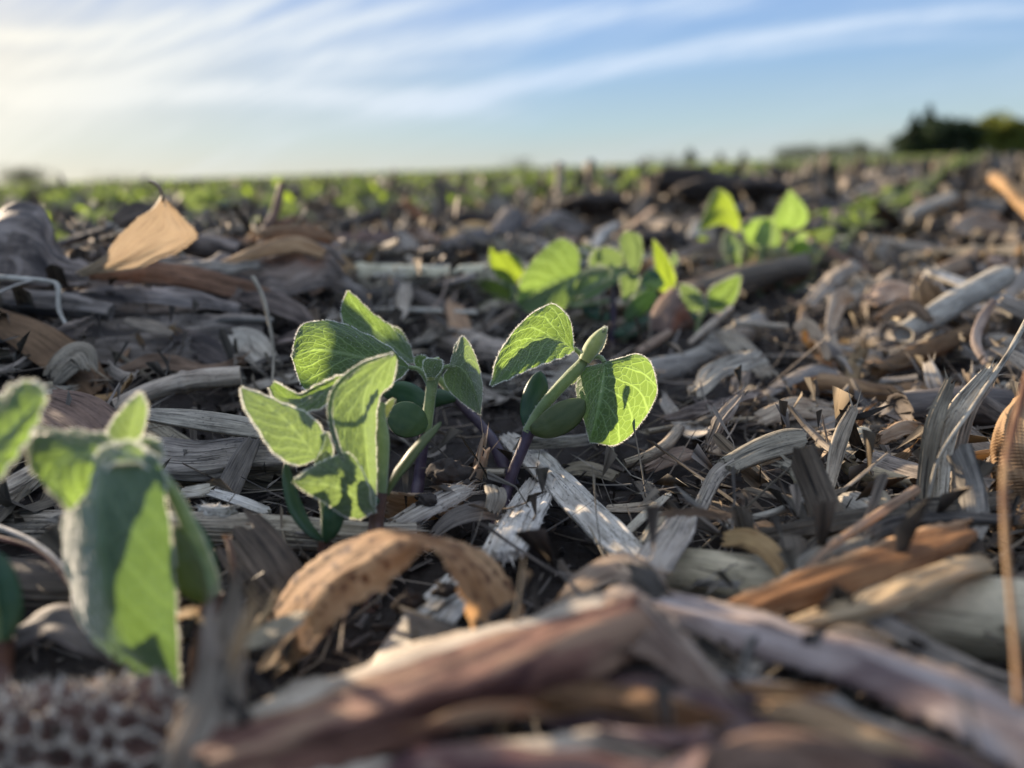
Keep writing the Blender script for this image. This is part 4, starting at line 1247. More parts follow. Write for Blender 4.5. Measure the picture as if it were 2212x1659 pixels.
sheet('corn_husk', 'gold', [[(1710, 1340, 2.3), (1850, 1290, 2.6), (1960, 1240, 2.8), (2060, 1206, 2.9), (2150, 1210, 2.8)],
                            [(1716, 1348, 2.5), (1860, 1312, 2.8), (1970, 1270, 3.0), (2070, 1240, 3.1), (2140, 1232, 2.9)],
                            [(1730, 1362, 2.3), (1870, 1338, 2.6), (1980, 1304, 2.8), (2080, 1266, 2.8), (2130, 1246, 2.7)]],
      'golden crinkled husk lying below the orange brown plank like husk', HU, bumps=.0012, ridges=.0008, nc=18, nr=60, rag=.003, thick=.0010)
tube('corn_stalk', 'cream', [(1440, 1235, .9), (1640, 1262, 1.1), (1900, 1315, 1.5), (2110, 1336, 1.7), (2320, 1350, 1.8)], [54, 60, 76, 92, 96],
     'thick smooth cream stalk lying under the planks at the right', ST, ridges=.0003, bumps=.0007, squash=.9)
strip('dry_leaf_piece', 'tan', [(1566, 1162, 2.0), (1612, 1162, 2.2), (1655, 1185, 2.3), (1684, 1222, 2.1), (1696, 1268, 1.9)], [40, 46, 46, 42, 24],
      'fuzzy light brown leaf scrap curling down over the thick cream stalk', LF, tilt=30, cup=40, bumps=.0008, rag=.002, thick=.0012)
tube('straw', 'gold', [(1978, 1058, 2.9), (1900, 1108, 2.8), (1800, 1176, 2.7), (1735, 1235, 2.6), (1672, 1288, 2.4)], [11, 11, 9, 6, 3],
     'peach coloured straight straw slanting down left above the planks', 'straw', ns=12, bumps=.0002)
strip('corn_husk', 'dark', [(1640, 1158, 1.9), (1824, 1124, 2.0), (2000, 1098, 2.1), (2180, 1078, 2.1)], [24, 36, 38, 34],
      'dark ribbed fibrous strip lying level above the orange brown plank', HU, tilt=35, cup=30, ridges=.0010, nridge=14, rag=.004, thick=.0016, fray=30, fraylen=.012, nc=19)
strip('corn_husk', 'dark', [(1850, 1166, 2.1), (1960, 1122, 2.2), (2060, 1118, 2.2), (2180, 1122, 2.2)], [40, 26, 22, 22],
      'dark ribbed strip just below the other dark ribbed strip at the right', HU, tilt=35, cup=30, ridges=.0010, nridge=14, rag=.004, thick=.0016, fray=30, fraylen=.01, nc=19)
strip('corn_husk', 'grey', [(1700, 1272, 2.3), (1765, 1218, 2.3), (1840, 1178, 2.3), (1880, 1165, 2.2)], [50, 66, 60, 30],
      'grey splintered husk tuft tucked behind the orange brown plank', HU, tilt=40, cup=20, ridges=.0012, nridge=12, rag=.006, thick=.001, fray=30, fraylen=.01, nc=17)
strip('corn_leaf_fibre', 'grey', [(1996, 1085, 1.5), (2003, 1000, 2.6), (2020, 910, 3.9), (2052, 826, 4.9)], [34, 34, 36, 22],
      'leftmost of the tall arched grey fibre blades at the right', 'fibre', tilt=0, cup=20, ridges=.0006, nridge=12, rag=.003, thick=.0004, fray=12, nc=17)
strip('corn_leaf_fibre', 'stalk', [(2030, 1090, 1.5), (2038, 980, 2.8), (2065, 890, 4.0), (2132, 800, 5.0)], [30, 36, 38, 20],
      'widest arched fibre blade standing between two grey ones at the right', 'fibre', tilt=0, cup=20, ridges=.0006, nridge=12, rag=.003, thick=.0004, fray=12, nc=17)
strip('corn_leaf_fibre', 'grey', [(2062, 1090, 1.5), (2072, 985, 2.6), (2098, 890, 3.8), (2150, 812, 4.6)], [20, 24, 20, 10],
      'rightmost narrow arched fibre blade of the standing bunch', 'fibre', tilt=0, cup=20, ridges=.0006, nridge=9, rag=.003, thick=.0004, fray=12)
tube('straw', 'tan', [(1958, 1062, 1.9), (1975, 1100, 1.3)], [9, 9], 'short brown splinter at the foot of the fibre bunch', 'straw', ns=10)
tube('straw', 'stalk', [(2240, 650, -.30), (2180, 760, -.28), (2100, 880, -.255), (2030, 985, -.24), (2005, 1075, -.235)], [6, 6, 5, 4, 3], 'long thin pale straw crossing the fibre bunch from the right edge', 'straw', ns=10)
tube('grass_stem', 'red', [(2222, 800, -.20), (2196, 900, -.185), (2172, 1010, -.172), (2172, 1160, -.16), (2186, 1320, -.15), (2200, 1500, -.14), (2206, 1700, -.13)], [7, 8, 8, 7, 7, 8, 8],
     'reddish upright dead stem standing close along the right edge', 'stem', ns=12)
# ridged shank at the right edge
tube('corn_shank', 'tan', [(2262, 850, -.262), (2220, 920, -.255), (2208, 1000, -.25), (2222, 1090, -.245), (2250, 1140, -.24)], [34, 54, 60, 54, 50],
     'ribbed tan corn shank curled at the right edge', 'corn shank', rings=.0005, nrings=52, ridges=.0003, bumps=.0006, n=260, ns=48)
tube('root', 'cream', [(1866, 936, -.315), (1838, 952, -.31), (1832, 985, -.305), (1850, 1014, -.30), (1900, 1028, -.295), (1978, 1040, -.288)], [19, 23, 24, 23, 22, 19],
     'smooth tan hooked root piece with one end in the sun', 'root', bumps=.0004, ns=24, fray=6, fraylen=.003)
tube('straw', 'grey', [(1692, 1000, 2.6), (1722, 1018, 2.4), (1752, 1060, 2.2), (1790, 1096, 2.0), (1834, 1124, 1.8)], [12, 16, 15, 14, 12],
     'dark streaked twig with a pale broken tip left of the hooked root', TW, ridges=.0007, nridge=14, bumps=.0004, fray=10, fraylen=.004)
strip('corn_leaf_fibre', 'grey', [(1846, 880, 3.6), (1822, 930, 3.0), (1804, 990, 2.3), (1788, 1075, 1.6)], [20, 32, 32, 16],
      'blue grey leaf blade standing left of the hooked root', 'fibre', tilt=10, cup=25, ridges=.0006, nridge=9, rag=.003, thick=.0005, fray=6)
strip('corn_stalk_piece', 'grey', [(1738, 945, 2.7), (1700, 952, 2.6), (1640, 972, 2.4), (1570, 1005, 2.2)], [40, 56, 52, 40],
      'weathered grey stalk slab raised on its left end in the middle right', ST, tilt=45, cup=60, ridges=.0007, rag=.004, thick=.003, fray=14, fraylen=.005)
strip('corn_stalk_piece', 'grey', [(1580, 1000, 2.2), (1550, 1022, 2.0), (1528, 1060, 1.7), (1506, 1108, 1.5)], [34, 34, 30, 30],
      'bent narrow grey stalk piece dropping from the weathered slab', ST, tilt=35, cup=60, ridges=.0008, rag=.004, thick=.002, fray=20, fraylen=.006)
strip('corn_stalk_piece', 'dark', [(1530, 1092, .9), (1600, 1122, .9), (1700, 1160, .9)], [28, 34, 34],
      'dark slat lying right of the bent grey stalk piece', ST, tilt=55, cup=20, ridges=.0005, rag=.003, thick=.0015)
tube('straw', 'stalk', [(1570, 1130, 1.2), (1660, 1112, 1.3), (1740, 1080, 1.5)], [9, 10, 9], 'straw with a sunlit end pointing right behind the fuzzy leaf scrap', 'straw', ns=12, ridges=.0003)
# main diagonal stalk and its neighbours
strip('corn_stalk_piece', 'pith', [(1096, 944, .8), (1150, 985, 1.1), (1225, 1062, 1.3), (1310, 1145, 1.3), (1392, 1222, 1.2)], [30, 56, 62, 66, 62],
      'long split pale stalk slanting down right below the sharp seedling', ST, tilt=42, cup=75, ridges=.0011, nridge=7, rag=.004, thick=.0035, fray=24, fraylen=.006, nc=25, n=90, edge=.06, bumps=.0005)
strip('corn_stalk_piece', 'pith', [(1168, 1040, .9), (1140, 1090, 1.1), (1112, 1145, 1.3), (1080, 1205, 1.5)], [60, 84, 92, 84],
      'split stalk showing white fibrous pith with a frayed brown end', ST, tilt=40, cup=55, ridges=.0013, nridge=7, rag=.003, thick=.003, fray=60, fraylen=.006, nc=25, n=70, bumps=.0006)
strip('corn_stalk_piece', 'stalk', [(1475, 1112, 2.0), (1455, 1150, 2.0), (1425, 1195, 2.1), (1392, 1248, 2.1)], [52, 70, 78, 74],
      'broken flat stalk slab with black flecks propped on the long split stalk', ST, tilt=45, cup=25, ridges=.0006, nridge=9, rag=.005, thick=.0022, fray=24, fraylen=.006, nc=19)
strip('straw', 'brown', [(1446, 1108, 2.6), (1500, 1106, 2.6), (1560, 1116, 2.5)], [9, 15, 10], 'frayed brown splinter across the top of the flecked stalk slab', 'straw', tilt=20, cup=10, ridges=.0006, rag=.004, thick=.001, fray=30, fraylen=.006)
strip('straw', 'stalk', [(1446, 1066, 1.4), (1405, 1100, 1.3), (1358, 1145, 1.3)], [10, 18, 16], 'pale pointed straw above the flecked stalk slab', 'straw', tilt=40, cup=25, ridges=.0005, rag=.003, thick=.0012)
strip('corn_stalk_piece', 'grey', [(1430, 1108, 1.4), (1412, 1142, 1.4), (1396, 1172, 1.4)], [26, 30, 28], 'small charcoal stalk chip left of the flecked slab', ST, tilt=35, cup=25, ridges=.0008, rag=.002, thick=.002)
strip('straw', 'stalk', [(1310, 1098, .6), (1360, 1097, .6), (1414, 1090, .6)], [14, 20, 20], 'level pale straw running right behind the long split stalk', 'straw', tilt=50, cup=40, ridges=.0005, rag=.002, thick=.0012)
strip('corn_husk', 'tan', [(1212, 1296, 1.9), (1270, 1250, 2.4), (1340, 1224, 2.7), (1400, 1250, 2.6), (1428, 1290, 2.3)], [26, 52, 62, 62, 40],
      'silky striped husk hump with a dark fuzzy end before the flecked slab', HU, tilt=50, cup=60, ridges=.0006, nridge=12, rag=.003, thick=.001, fray=20, fraylen=.008, nc=19)
strip('corn_husk', 'dark', [(1352, 1226, 2.75), (1392, 1244, 2.8), (1424, 1282, 2.5)], [30, 44, 34], 'dark fuzzy husk end against the flecked slab', HU, tilt=40, cup=60, bumps=.001, rag=.003, thick=.001, fray=50, fraylen=.004)
# arched spotted leaf
sheet('dead_leaf', 'spotted', [[(574, 1328, 1.4), (640, 1244, 2.4), (700, 1192, 3.1), (765, 1158, 3.5), (845, 1140, 3.7), (935, 1156, 3.6), (1012, 1180, 3.2), (1080, 1232, 2.6), (1138, 1335, 1.6)],
                               [(622, 1362, 1.7), (672, 1300, 2.5), (740, 1240, 3.1), (800, 1205, 3.5), (862, 1176, 3.8), (932, 1172, 3.8), (994, 1208, 3.4), (1040, 1260, 2.8), (1080, 1350, 1.9)],
                               [(650, 1420, 1.7), (712, 1350, 2.2), (772, 1300, 2.6), (835, 1262, 3.0), (890, 1208, 3.5), (936, 1190, 3.8), (974, 1232, 3.4), (1002, 1288, 2.8), (1018, 1362, 2.1)]],
      'spotted golden brown dead leaf arching over the soil in front', LF, nr=80, nc=20, bumps=.0006, ridges=.0003, rag=.004)
sheet('dead_leaf', 'spotted', [[(640, 1330, 1.9), (600, 1380, 1.5), (560, 1440, 1.1)], [(700, 1360, 1.9), (660, 1410, 1.6), (610, 1450, 1.2)]], 'torn tail of dead leaf hanging at the foot of the arching leaf', LF, nr=24, nc=10, bumps=.001, rag=.004)
strip('corn_stalk_piece', 'pith', [(1000, 1250, .7), (950, 1310, 1.0), (900, 1370, 1.2), (850, 1440, 1.4)], [70, 92, 96, 90],
      'blurred whitish stalk slab leaning under the arching leaf', ST, tilt=35, cup=35, ridges=.0004, rag=.003, thick=.003, nc=17)
strip('corn_husk', 'darkhusk', [(512, 1150, 2.5), (550, 1195, 2.2), (590, 1250, 1.8), (640, 1310, 1.2)], [120, 132, 130, 110],
      'dark brown finely ribbed husk plate with a jagged top edge', HU, tilt=-8, cup=25, ridges=.0005, nridge=22, rag=.006, thick=.0012, nc=35, fray=14, fraylen=.004)
tube('straw', 'brown', [(492, 1165, -.205), (502, 1210, -.2), (506, 1280, -.196)], [6, 7, 7], 'short upright brown splinter before the jagged husk plate', 'straw', ns=10, fray=8, fraylen=.004)
tube('straw', 'tan', [(588, 1308, -.18), (556, 1350, -.178), (530, 1395, -.176)], [8, 9, 7], 'tan splinter with sunlit tip left of the arching leaf foot', 'straw', ns=10, fray=8, fraylen=.004)
strip('corn_husk', 'grey', [(512, 1392, 2.2), (575, 1368, 2.4), (655, 1330, 2.6)], [22, 44, 26], 'pale blue grey leaf sliver beside the foot of the arching leaf', HU, tilt=55, cup=20, bumps=.0004, rag=.003, thick=.0006)
# near upright blurred husk
sheet('corn_husk', 'papery', [[(340, 1760, -.140), (370, 1600, -.143), (430, 1440, -.147), (448, 1360, -.150), (480, 1310, -.152), (500, 1235, -.155)],
                             [(430, 1760, -.136), (440, 1600, -.139), (470, 1450, -.144), (486, 1370, -.148), (500, 1300, -.152), (510, 1236, -.155)],
                             [(550, 1760, -.138), (530, 1600, -.142), (530, 1470, -.146), (530, 1380, -.149), (524, 1300, -.153), (518, 1240, -.155)]],
      'blurred upright pale brown husk tip rising near the lens at the lower left', HU, nr=60, nc=24, bumps=.0014, ridges=.0014, nridge=8, rag=.004, thick=.0006)
strip('corn_husk', 'tan', [(505, 1420, -.142), (528, 1350, -.144), (548, 1296, -.146)], [26, 22, 8], 'short blurred prong right of the upright pale brown husk tip', HU, tilt=0, cup=30, rag=.002, thick=.0006, fray=8)
strip('corn_husk', 'papery', [(462, 1420, -.142), (450, 1350, -.146), (462, 1290, -.150)], [30, 26, 8], 'short blurred prong left of the upright pale brown husk tip', HU, tilt=0, cup=30, rag=.002, thick=.0006, fray=8)
# grooved stalk left and its neighbours
tube('corn_stalk', 'stalk', [(-60, 1140, 1.1), (150, 1138, 1.2), (420, 1142, 1.2), (600, 1150, 1.2), (780, 1162, 1.1), (900, 1158, 1.0)], [34, 36, 36, 36, 32, 26],
     'long grooved stalk lying level behind the left front seedlings', ST, ridges=.0011, nridge=34, ns=90, n=90, squash=.9, fray=16, fraylen=.008)
tube('corn_stalk', 'grey', [(300, 985, 2.2), (420, 1000, 2.1), (520, 990, 2.1), (640, 985, 2.0)], [46, 50, 46, 40], 'weathered grey log like stalk behind the small hairy seedling', ST, ridges=.0009, nridge=16, bumps=.0014, ns=50)
tube('corn_stalk', 'stalk', [(250, 880, -.34), (330, 845, -.345), (420, 822, -.35), (520, 812, -.355)], [20, 24, 26, 24], 'round pale stalk slanting up right at the left', ST, ridges=.0003, bumps=.0004, node=.55)
strip('corn_stalk_piece', 'grey', [(300, 892, 3.8), (420, 905, 3.6), (560, 925, 3.2), (640, 935, 3.0)], [22, 40, 42, 30], 'grey flat stalk piece under the round pale stalk', ST, tilt=45, cup=45, ridges=.0006, rag=.004, thick=.002)
strip('corn_stalk_piece', 'dark', [(548, 948, 3.0), (520, 1000, 2.4), (480, 1085, 1.6)], [34, 48, 56], 'dark slat standing on end behind the small hairy seedling', ST, tilt=10, cup=20, ridges=.0004, rag=.002, thick=.0016)
strip('corn_stalk_piece', 'pith', [(392, 1062, 1.8), (425, 1060, 1.9), (458, 1052, 1.9)], [20, 28, 20], 'short blue white stalk chip left of the pale stick', ST, tilt=45, cup=50, ridges=.0006, rag=.002, thick=.0015)
strip('corn_stalk_piece', 'pith', [(456, 1062, 1.9), (515, 1080, 1.8), (580, 1105, 1.6)], [18, 22, 20], 'slim blue white stick slanting right above the grooved stalk', ST, tilt=45, cup=50, ridges=.0004, rag=.002, thick=.0014)
strip('corn_pith_flake', 'pith', [(435, 1095, 2.3), (465, 1102, 2.3), (506, 1098, 2.3)], [16, 26, 12], 'ragged white pith flake resting on the grooved stalk', 'pith flake', tilt=40, cup=20, bumps=.001, rag=.004, edge=.5, thick=.0008, fray=24, fraylen=.003)
strip('corn_husk', 'brown', [(92, 860, 3.9), (160, 890, 3.7), (240, 950, 3.2)], [66, 110, 110], 'brown grey fan of husk at the left edge behind the seedlings', HU, tilt=40, cup=25, ridges=.0008, nridge=18, rag=.006, thick=.0012, nc=27, fray=12)
strip('corn_husk', 'grey', [(110, 818, -.36), (140, 785, -.36), (175, 765, -.362), (196, 800, -.36)], [46, 60, 56, 30], 'folded pale husk curl left of the round pale stalk', HU, tilt=40, cup=60, ridges=.0008, nridge=14, rag=.003, thick=.001, nc=19)
tube('corn_stalk', 'stalk', [(-30, 1090, 2.0), (20, 1060, 2.2), (90, 1015, 2.4)], [28, 28, 24], 'grooved stalk end slanting up right at the left edge', ST, ridges=.0010, nridge=24, ns=60, fray=20, fraylen=.006)
tube('straw', 'stalk', [(-10, 1136, 2.6), (50, 1160, 2.6), (100, 1192, 2.5), (146, 1240, 2.3)], [8, 8, 8, 7], 'bent pale straw in front of the grooved stalk at the left', 'straw', ns=12, ridges=.0002)
tube('straw', 'red', [(-10, 1160, 2.8), (60, 1180, 2.8), (110, 1212, 2.7), (150, 1262, 2.5)], [6, 6, 6, 5], 'thin reddish bent straw under the bent pale straw', 'straw', ns=12)
tube('corn_stalk', 'dark', [(-60, 1255, 1.5), (60, 1262, 1.6), (180, 1270, 1.5), (420, 1275, 1.0)], [50, 52, 50, 44], 'dark ridged stalk lying behind the long hanging leaf', ST, ridges=.0009, nridge=26, ns=70)
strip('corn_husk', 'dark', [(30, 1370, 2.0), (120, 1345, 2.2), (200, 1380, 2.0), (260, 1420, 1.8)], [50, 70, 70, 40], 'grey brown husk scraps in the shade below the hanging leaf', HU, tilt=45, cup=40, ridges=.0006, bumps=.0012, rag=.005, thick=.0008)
strip('corn_husk', 'gold', [(368, 1335, 2.0), (410, 1325, 2.2), (455, 1350, 2.1), (490, 1385, 1.9)], [16, 28, 34, 26], 'small sunlit cream husk curl at the foot of the large left seedling', HU, tilt=50, cup=60, bumps=.0008, rag=.003, thick=.0008)
strip('corn_stalk_piece', 'stalk', [(860, 1130, 1.2), (920, 1098, 1.5), (985, 1066, 1.7), (1010, 1060, 1.7)], [34, 42, 40, 20], 'frayed grooved stalk end slanting up right beside the split pith stalk', ST, tilt=40, cup=60, ridges=.0010, nridge=12, rag=.004, thick=.002, fray=40, fraylen=.008, nc=23)
strip('corn_husk', 'grey', [(1068, 1052, 1.9), (1072, 1075, 1.9), (1062, 1104, 1.6)], [44, 46, 34], 'small pale curled flake under the purple stem', HU, tilt=20, cup=50, ridges=.0002, rag=.002, thick=.0008)
strip('corn_leaf_fibre', 'dark', [(930, 1160, .9), (980, 1120, 1.3), (1040, 1102, 1.4), (1075, 1108, 1.2)], [20, 40, 44, 30], 'dark ribbed leaf strip arching behind the split pith stalk', 'fibre', tilt=50, cup=30, ridges=.0005, nridge=14, rag=.003, thick=.0006, nc=19)
# left heap
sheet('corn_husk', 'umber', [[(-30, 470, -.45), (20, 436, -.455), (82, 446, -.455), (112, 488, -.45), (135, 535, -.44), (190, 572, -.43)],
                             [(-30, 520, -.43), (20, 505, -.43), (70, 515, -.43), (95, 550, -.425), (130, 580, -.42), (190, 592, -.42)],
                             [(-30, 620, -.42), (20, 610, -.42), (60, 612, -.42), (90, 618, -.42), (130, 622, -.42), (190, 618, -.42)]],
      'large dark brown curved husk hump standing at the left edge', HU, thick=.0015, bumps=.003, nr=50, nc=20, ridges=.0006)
sheet('corn_leaf', 'papery', [[(343, 420, -.40), (330, 448, -.40), (304, 468, -.40), (262, 508, -.40), (224, 552, -.40), (168, 588, -.40)],
                            [(352, 430, -.405), (366, 468, -.412), (372, 500, -.415), (320, 524, -.412), (262, 556, -.408), (180, 590, -.402)],
                            [(366, 438, -.41), (396, 474, -.42), (428, 508, -.425), (384, 542, -.418), (306, 576, -.408), (196, 592, -.40)]],
      'golden translucent fan shaped leaf blade lit from behind on top of the left heap', LF, nr=70, nc=26, ridges=.0012, nridge=12, bumps=.0016, rag=.006)
tube('straw', 'tan', [(322, 392, -.40), (334, 396, -.40), (346, 408, -.40), (352, 436, -.403)], [3, 4, 4, 5], 'small hooked brown leaf tip above the golden blade', LF, ns=10)
tube('straw', 'pith', [(-20, 598, -.39), (40, 602, -.39), (105, 608, -.392), (125, 620, -.392), (128, 670, -.39), (150, 715, -.385)], [8, 8, 6, 6, 5, 4], 'white bent straw hanging over the left heap', 'straw', ns=12)
tube('straw', 'pith', [(-20, 640, -.38), (30, 618, -.385), (70, 606, -.39)], [4, 4, 4], 'thin white straw meeting the bent white straw at the left edge', 'straw', ns=10)
sheet('corn_husk', 'umber', [[(110, 600, -.46), (260, 572, -.47), (440, 552, -.48), (600, 540, -.49), (690, 530, -.5), (740, 560, -.5)],
                            [(100, 640, -.44), (250, 620, -.45), (430, 600, -.46), (600, 590, -.47), (690, 575, -.48), (735, 585, -.49)],
                            [(100, 690, -.43), (260, 680, -.43), (440, 660, -.44), (600, 640, -.45), (680, 625, -.46), (730, 610, -.48)]],
      'long grey brown husk sheath forming the top of the left heap', HU, thick=.0012, bumps=.0035, ridges=.0016, nridge=10, nr=90, nc=30, rag=.01)
strip('corn_husk', 'tan', [(480, 575, -.47), (560, 545, -.475), (640, 528, -.48), (700, 548, -.48)], [20, 30, 40, 26], 'peach lit curled husk lip on the crest of the left heap', HU, tilt=50, cup=80, bumps=.001, ridges=.0004, rag=.003, thick=.0008)
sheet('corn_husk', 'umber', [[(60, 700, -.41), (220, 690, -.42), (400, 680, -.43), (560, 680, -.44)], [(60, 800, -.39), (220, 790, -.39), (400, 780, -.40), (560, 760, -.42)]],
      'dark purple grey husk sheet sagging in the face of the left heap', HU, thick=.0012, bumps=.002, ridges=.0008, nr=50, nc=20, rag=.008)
strip('corn_husk', 'brown', [(-20, 680, -.37), (60, 720, -.37), (150, 780, -.37), (210, 850, -.365)], [50, 80, 90, 60], 'brown husk slab sliding down at the left edge', HU, tilt=35, cup=40, bumps=.0014, ridges=.0008, rag=.005, thick=.0012)
strip('corn_husk', 'grey', [(270, 690, -.40), (330, 705, -.40), (372, 722, -.40)], [14, 26, 12], 'pale sliver in the dark face of the left heap', HU, tilt=45, cup=30, thick=.0008)
tube('corn_stalk', 'cream', [(740, 592, -.60), (850, 596, -.60), (960, 598, -.605), (1056, 592, -.61)], [26, 30, 28, 26], 'round cream stalk lying level behind the tall pointed leaf', ST, ridges=.0004, bumps=.0008, node=.12)
strip('corn_husk', 'tan', [(660, 548, -.56), (720, 562, -.57), (760, 600, -.58)], [30, 44, 50], 'tattered husk end at the left end of the round cream stalk', HU, tilt=40, cup=60, bumps=.002, ridges=.001, rag=.005, thick=.001, fray=16)
tube('straw', 'pith', [(790, 668, -.52), (900, 670, -.525), (1032, 676, -.53)], [7, 8, 7], 'straight whitish stick lying level above the middle seedlings', 'straw', ns=12, squash=.7)
tube('corn_stalk', 'dark', [(660, 520, -.72), (740, 488, -.74), (818, 462, -.76)], [16, 16, 15], 'dark log like stalk slanting up right behind the left heap', ST, ridges=.001)
strip('corn_stalk_piece', 'brown', [(690, 545, -.66), (780, 525, -.68), (860, 520, -.7)], [40, 56, 40], 'dark brown chunk behind the left heap crest', ST, tilt=35, cup=60, bumps=.003, thick=.004)
tube('straw', 'grey', [(466, 800, -.42), (464, 745, -.425), (468, 698, -.43), (520, 690, -.43), (590, 692, -.435)], [8, 8, 8, 8, 8], 'grey straw bent to a right angle in the left heap', 'straw', ns=12)
strip('corn_husk', 'stalk', [(490, 730, -.42), (540, 745, -.42), (585, 790, -.41)], [50, 70, 46], 'pale beige husk scrap inside the bent grey straw', HU, tilt=30, cup=30, bumps=.001, rag=.004, thick=.0008)
tube('grass_stem', 'grey', [(546, 598, -.40), (566, 636, -.395), (580, 690, -.39), (591, 760, -.38), (588, 830, -.37)], [6, 5, 4, 3, 2.5], 'thin grey awn standing before the left heap', 'awn', ns=8)
tube('twig', 'brown', [(608, 396, -.62), (602, 430, -.61), (594, 460, -.60), (572, 500, -.58), (560, 545, -.56)], [6, 8, 8, 8, 9], 'dark crooked twig sticking up behind the left heap', TW, bumps=.001, ns=10)
tube('twig', 'brown', [(640, 470, -.62), (612, 480, -.61), (590, 478, -.60)], [5, 6, 7], 'short side branch beside the dark crooked twig', TW, bumps=.001, ns=10)
strip('corn_husk', 'dark', [(250, 480, -.47), (300, 462, -.48), (345, 465, -.49)], [30, 50, 40], 'black husk scrap behind the golden blade', HU, tilt=20, cup=40, bumps=.002, thick=.001)
for (pth, wd, mt, lab) in (
        ([(150, 592, -.45), (300, 588, -.45), (470, 612, -.45), (600, 640, -.45)], [18, 44, 50, 20], 'brown', 'brown ribbed husk layer on the face of the long sheath'),
        ([(60, 655, -.42), (200, 632, -.42), (380, 640, -.42), (520, 668, -.42)], [14, 36, 40, 18], 'umber', 'narrow dark husk layer low on the long sheath'),
        ([(330, 566, -.46), (440, 580, -.46), (560, 570, -.46)], [12, 34, 16], 'grey', 'blue grey husk layer right of the golden blade foot'),
        ([(520, 640, -.44), (600, 655, -.44), (690, 700, -.44)], [20, 46, 30], 'umber', 'crumpled dark husk under the right end of the sheath'),
        ([(20, 760, -.38), (110, 735, -.38), (190, 700, -.38)], [20, 46, 24], 'umber', 'dark curled husk above the folded pale curl'),
        ([(220, 820, -.37), (330, 780, -.38), (450, 800, -.38), (520, 780, -.38)], [14, 30, 34, 16], 'brown', 'brown husk band above the round pale stalk'),
        ([(380, 720, -.41), (450, 760, -.41), (500, 830, -.40)], [30, 60, 30], 'umber', 'dark husk slab left of the bent grey straw'),
        ([(600, 740, -.41), (680, 720, -.42), (760, 735, -.43)], [16, 34, 20], 'umber', 'dark husk piece behind the veined round leaf'),
        ([(560, 510, -.52), (640, 500, -.53), (720, 520, -.54)], [20, 40, 26], 'brown', 'ragged brown husk behind the crest of the left heap'),
        ([(640, 620, -.50), (700, 600, -.51), (770, 640, -.51), (800, 680, -.50)], [20, 44, 44, 20], 'umber', 'curled dark husk before the left end of the cream stalk')):
    strip('corn_husk', mt, pth, wd, lab, HU, tilt=35, cup=60, bumps=.002, ridges=.0009, rag=.005, edge=.15, thick=.0008, fray=10)
for (pth, rd, mt, lab) in (
        ([(200, 560, -.52), (300, 540, -.52), (420, 532, -.53), (520, 540, -.53)], [20, 26, 28, 22], 'umber', 'thick dark stalk behind the foot of the golden blade'),
        ([(-30, 640, -.40), (60, 652, -.40), (150, 660, -.40), (240, 676, -.40)], [24, 28, 26, 18], 'umber', 'dark round stalk under the white bent straw'),
        ([(590, 560, -.54), (660, 580, -.54), (740, 610, -.54)], [16, 22, 20], 'brown', 'brown stalk end left of the round cream stalk'),
        ([(80, 560, -.47), (150, 572, -.47), (230, 590, -.47)], [14, 18, 14], 'grey', 'grey stalk between the dark hump and the golden blade')):
    tube('corn_stalk', mt, pth, rd, lab, ST, ridges=.0014, bumps=.0018, fray=14, fraylen=.008)
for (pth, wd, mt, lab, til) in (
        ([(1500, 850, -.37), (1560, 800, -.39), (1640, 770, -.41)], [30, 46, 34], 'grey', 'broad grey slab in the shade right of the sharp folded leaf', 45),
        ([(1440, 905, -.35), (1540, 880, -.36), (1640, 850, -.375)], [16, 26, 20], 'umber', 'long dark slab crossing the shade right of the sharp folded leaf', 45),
        ([(1530, 960, 1.6), (1560, 900, 2.6), (1600, 850, 3.2)], [20, 34, 20], 'grey', 'upright grey husk strip above the bent grey stalk piece', 20),
        ([(1640, 905, -.35), (1720, 880, -.355), (1800, 890, -.36)], [30, 44, 30], 'stalk', 'pale husk bridge above the weathered grey slab', 45),
        ([(1900, 950, -.31), (1960, 925, -.315), (2010, 935, -.32)], [22, 36, 20], 'tan', 'tan husk scrap right of the hooked root top', 40),
        ([(1740, 660, -.56), (1800, 600, -.60), (1850, 570, -.63)], [26, 34, 26], 'grey', 'grey slab rising behind the peach leaf curl', 40),
        ([(1880, 650, -.52), (1930, 630, -.54), (1985, 640, -.54)], [30, 44, 26], 'tan', 'sunlit tan husk left of the thick sunlit stalk', 45),
        ([(2060, 500, -.82), (2110, 480, -.84), (2170, 500, -.84)], [30, 44, 30], 'tan', 'tan husk heap piece below the amber stalk', 40),
        ([(2010, 690, -.46), (1960, 660, -.47), (1900, 690, -.46)], [14, 30, 20], 'brown', 'brown husk loop above the brown stalk', 40),
        ([(1660, 545, -.95), (1740, 520, -.98), (1820, 560, -.96)], [30, 44, 26], 'brown', 'brown husk behind the bushy seedlings', 40),
        ([(960, 520, -.78), (1030, 500, -.80), (1090, 530, -.80)], [30, 44, 30], 'tan', 'lit tan husk behind the yellow green seedling', 45),
        ([(860, 540, -.74), (930, 556, -.73), (1010, 548, -.73)], [30, 50, 30], 'umber', 'dark husk slab behind the round cream stalk', 45),
        ([(1130, 505, -.90), (1200, 480, -.92), (1260, 500, -.92)], [26, 44, 30], 'umber', 'dark slab behind the broad leaf seedling top', 40),
        ([(1460, 560, -.78), (1530, 540, -.80), (1590, 570, -.79)], [26, 40, 26], 'umber', 'dark husk right of the bright folded leaf top', 40)):
    strip('corn_husk', mt, pth, wd, lab, HU, tilt=til, cup=50, bumps=.0016, ridges=.0010, rag=.006, edge=.15, thick=.0012, fray=20, fraylen=.008)
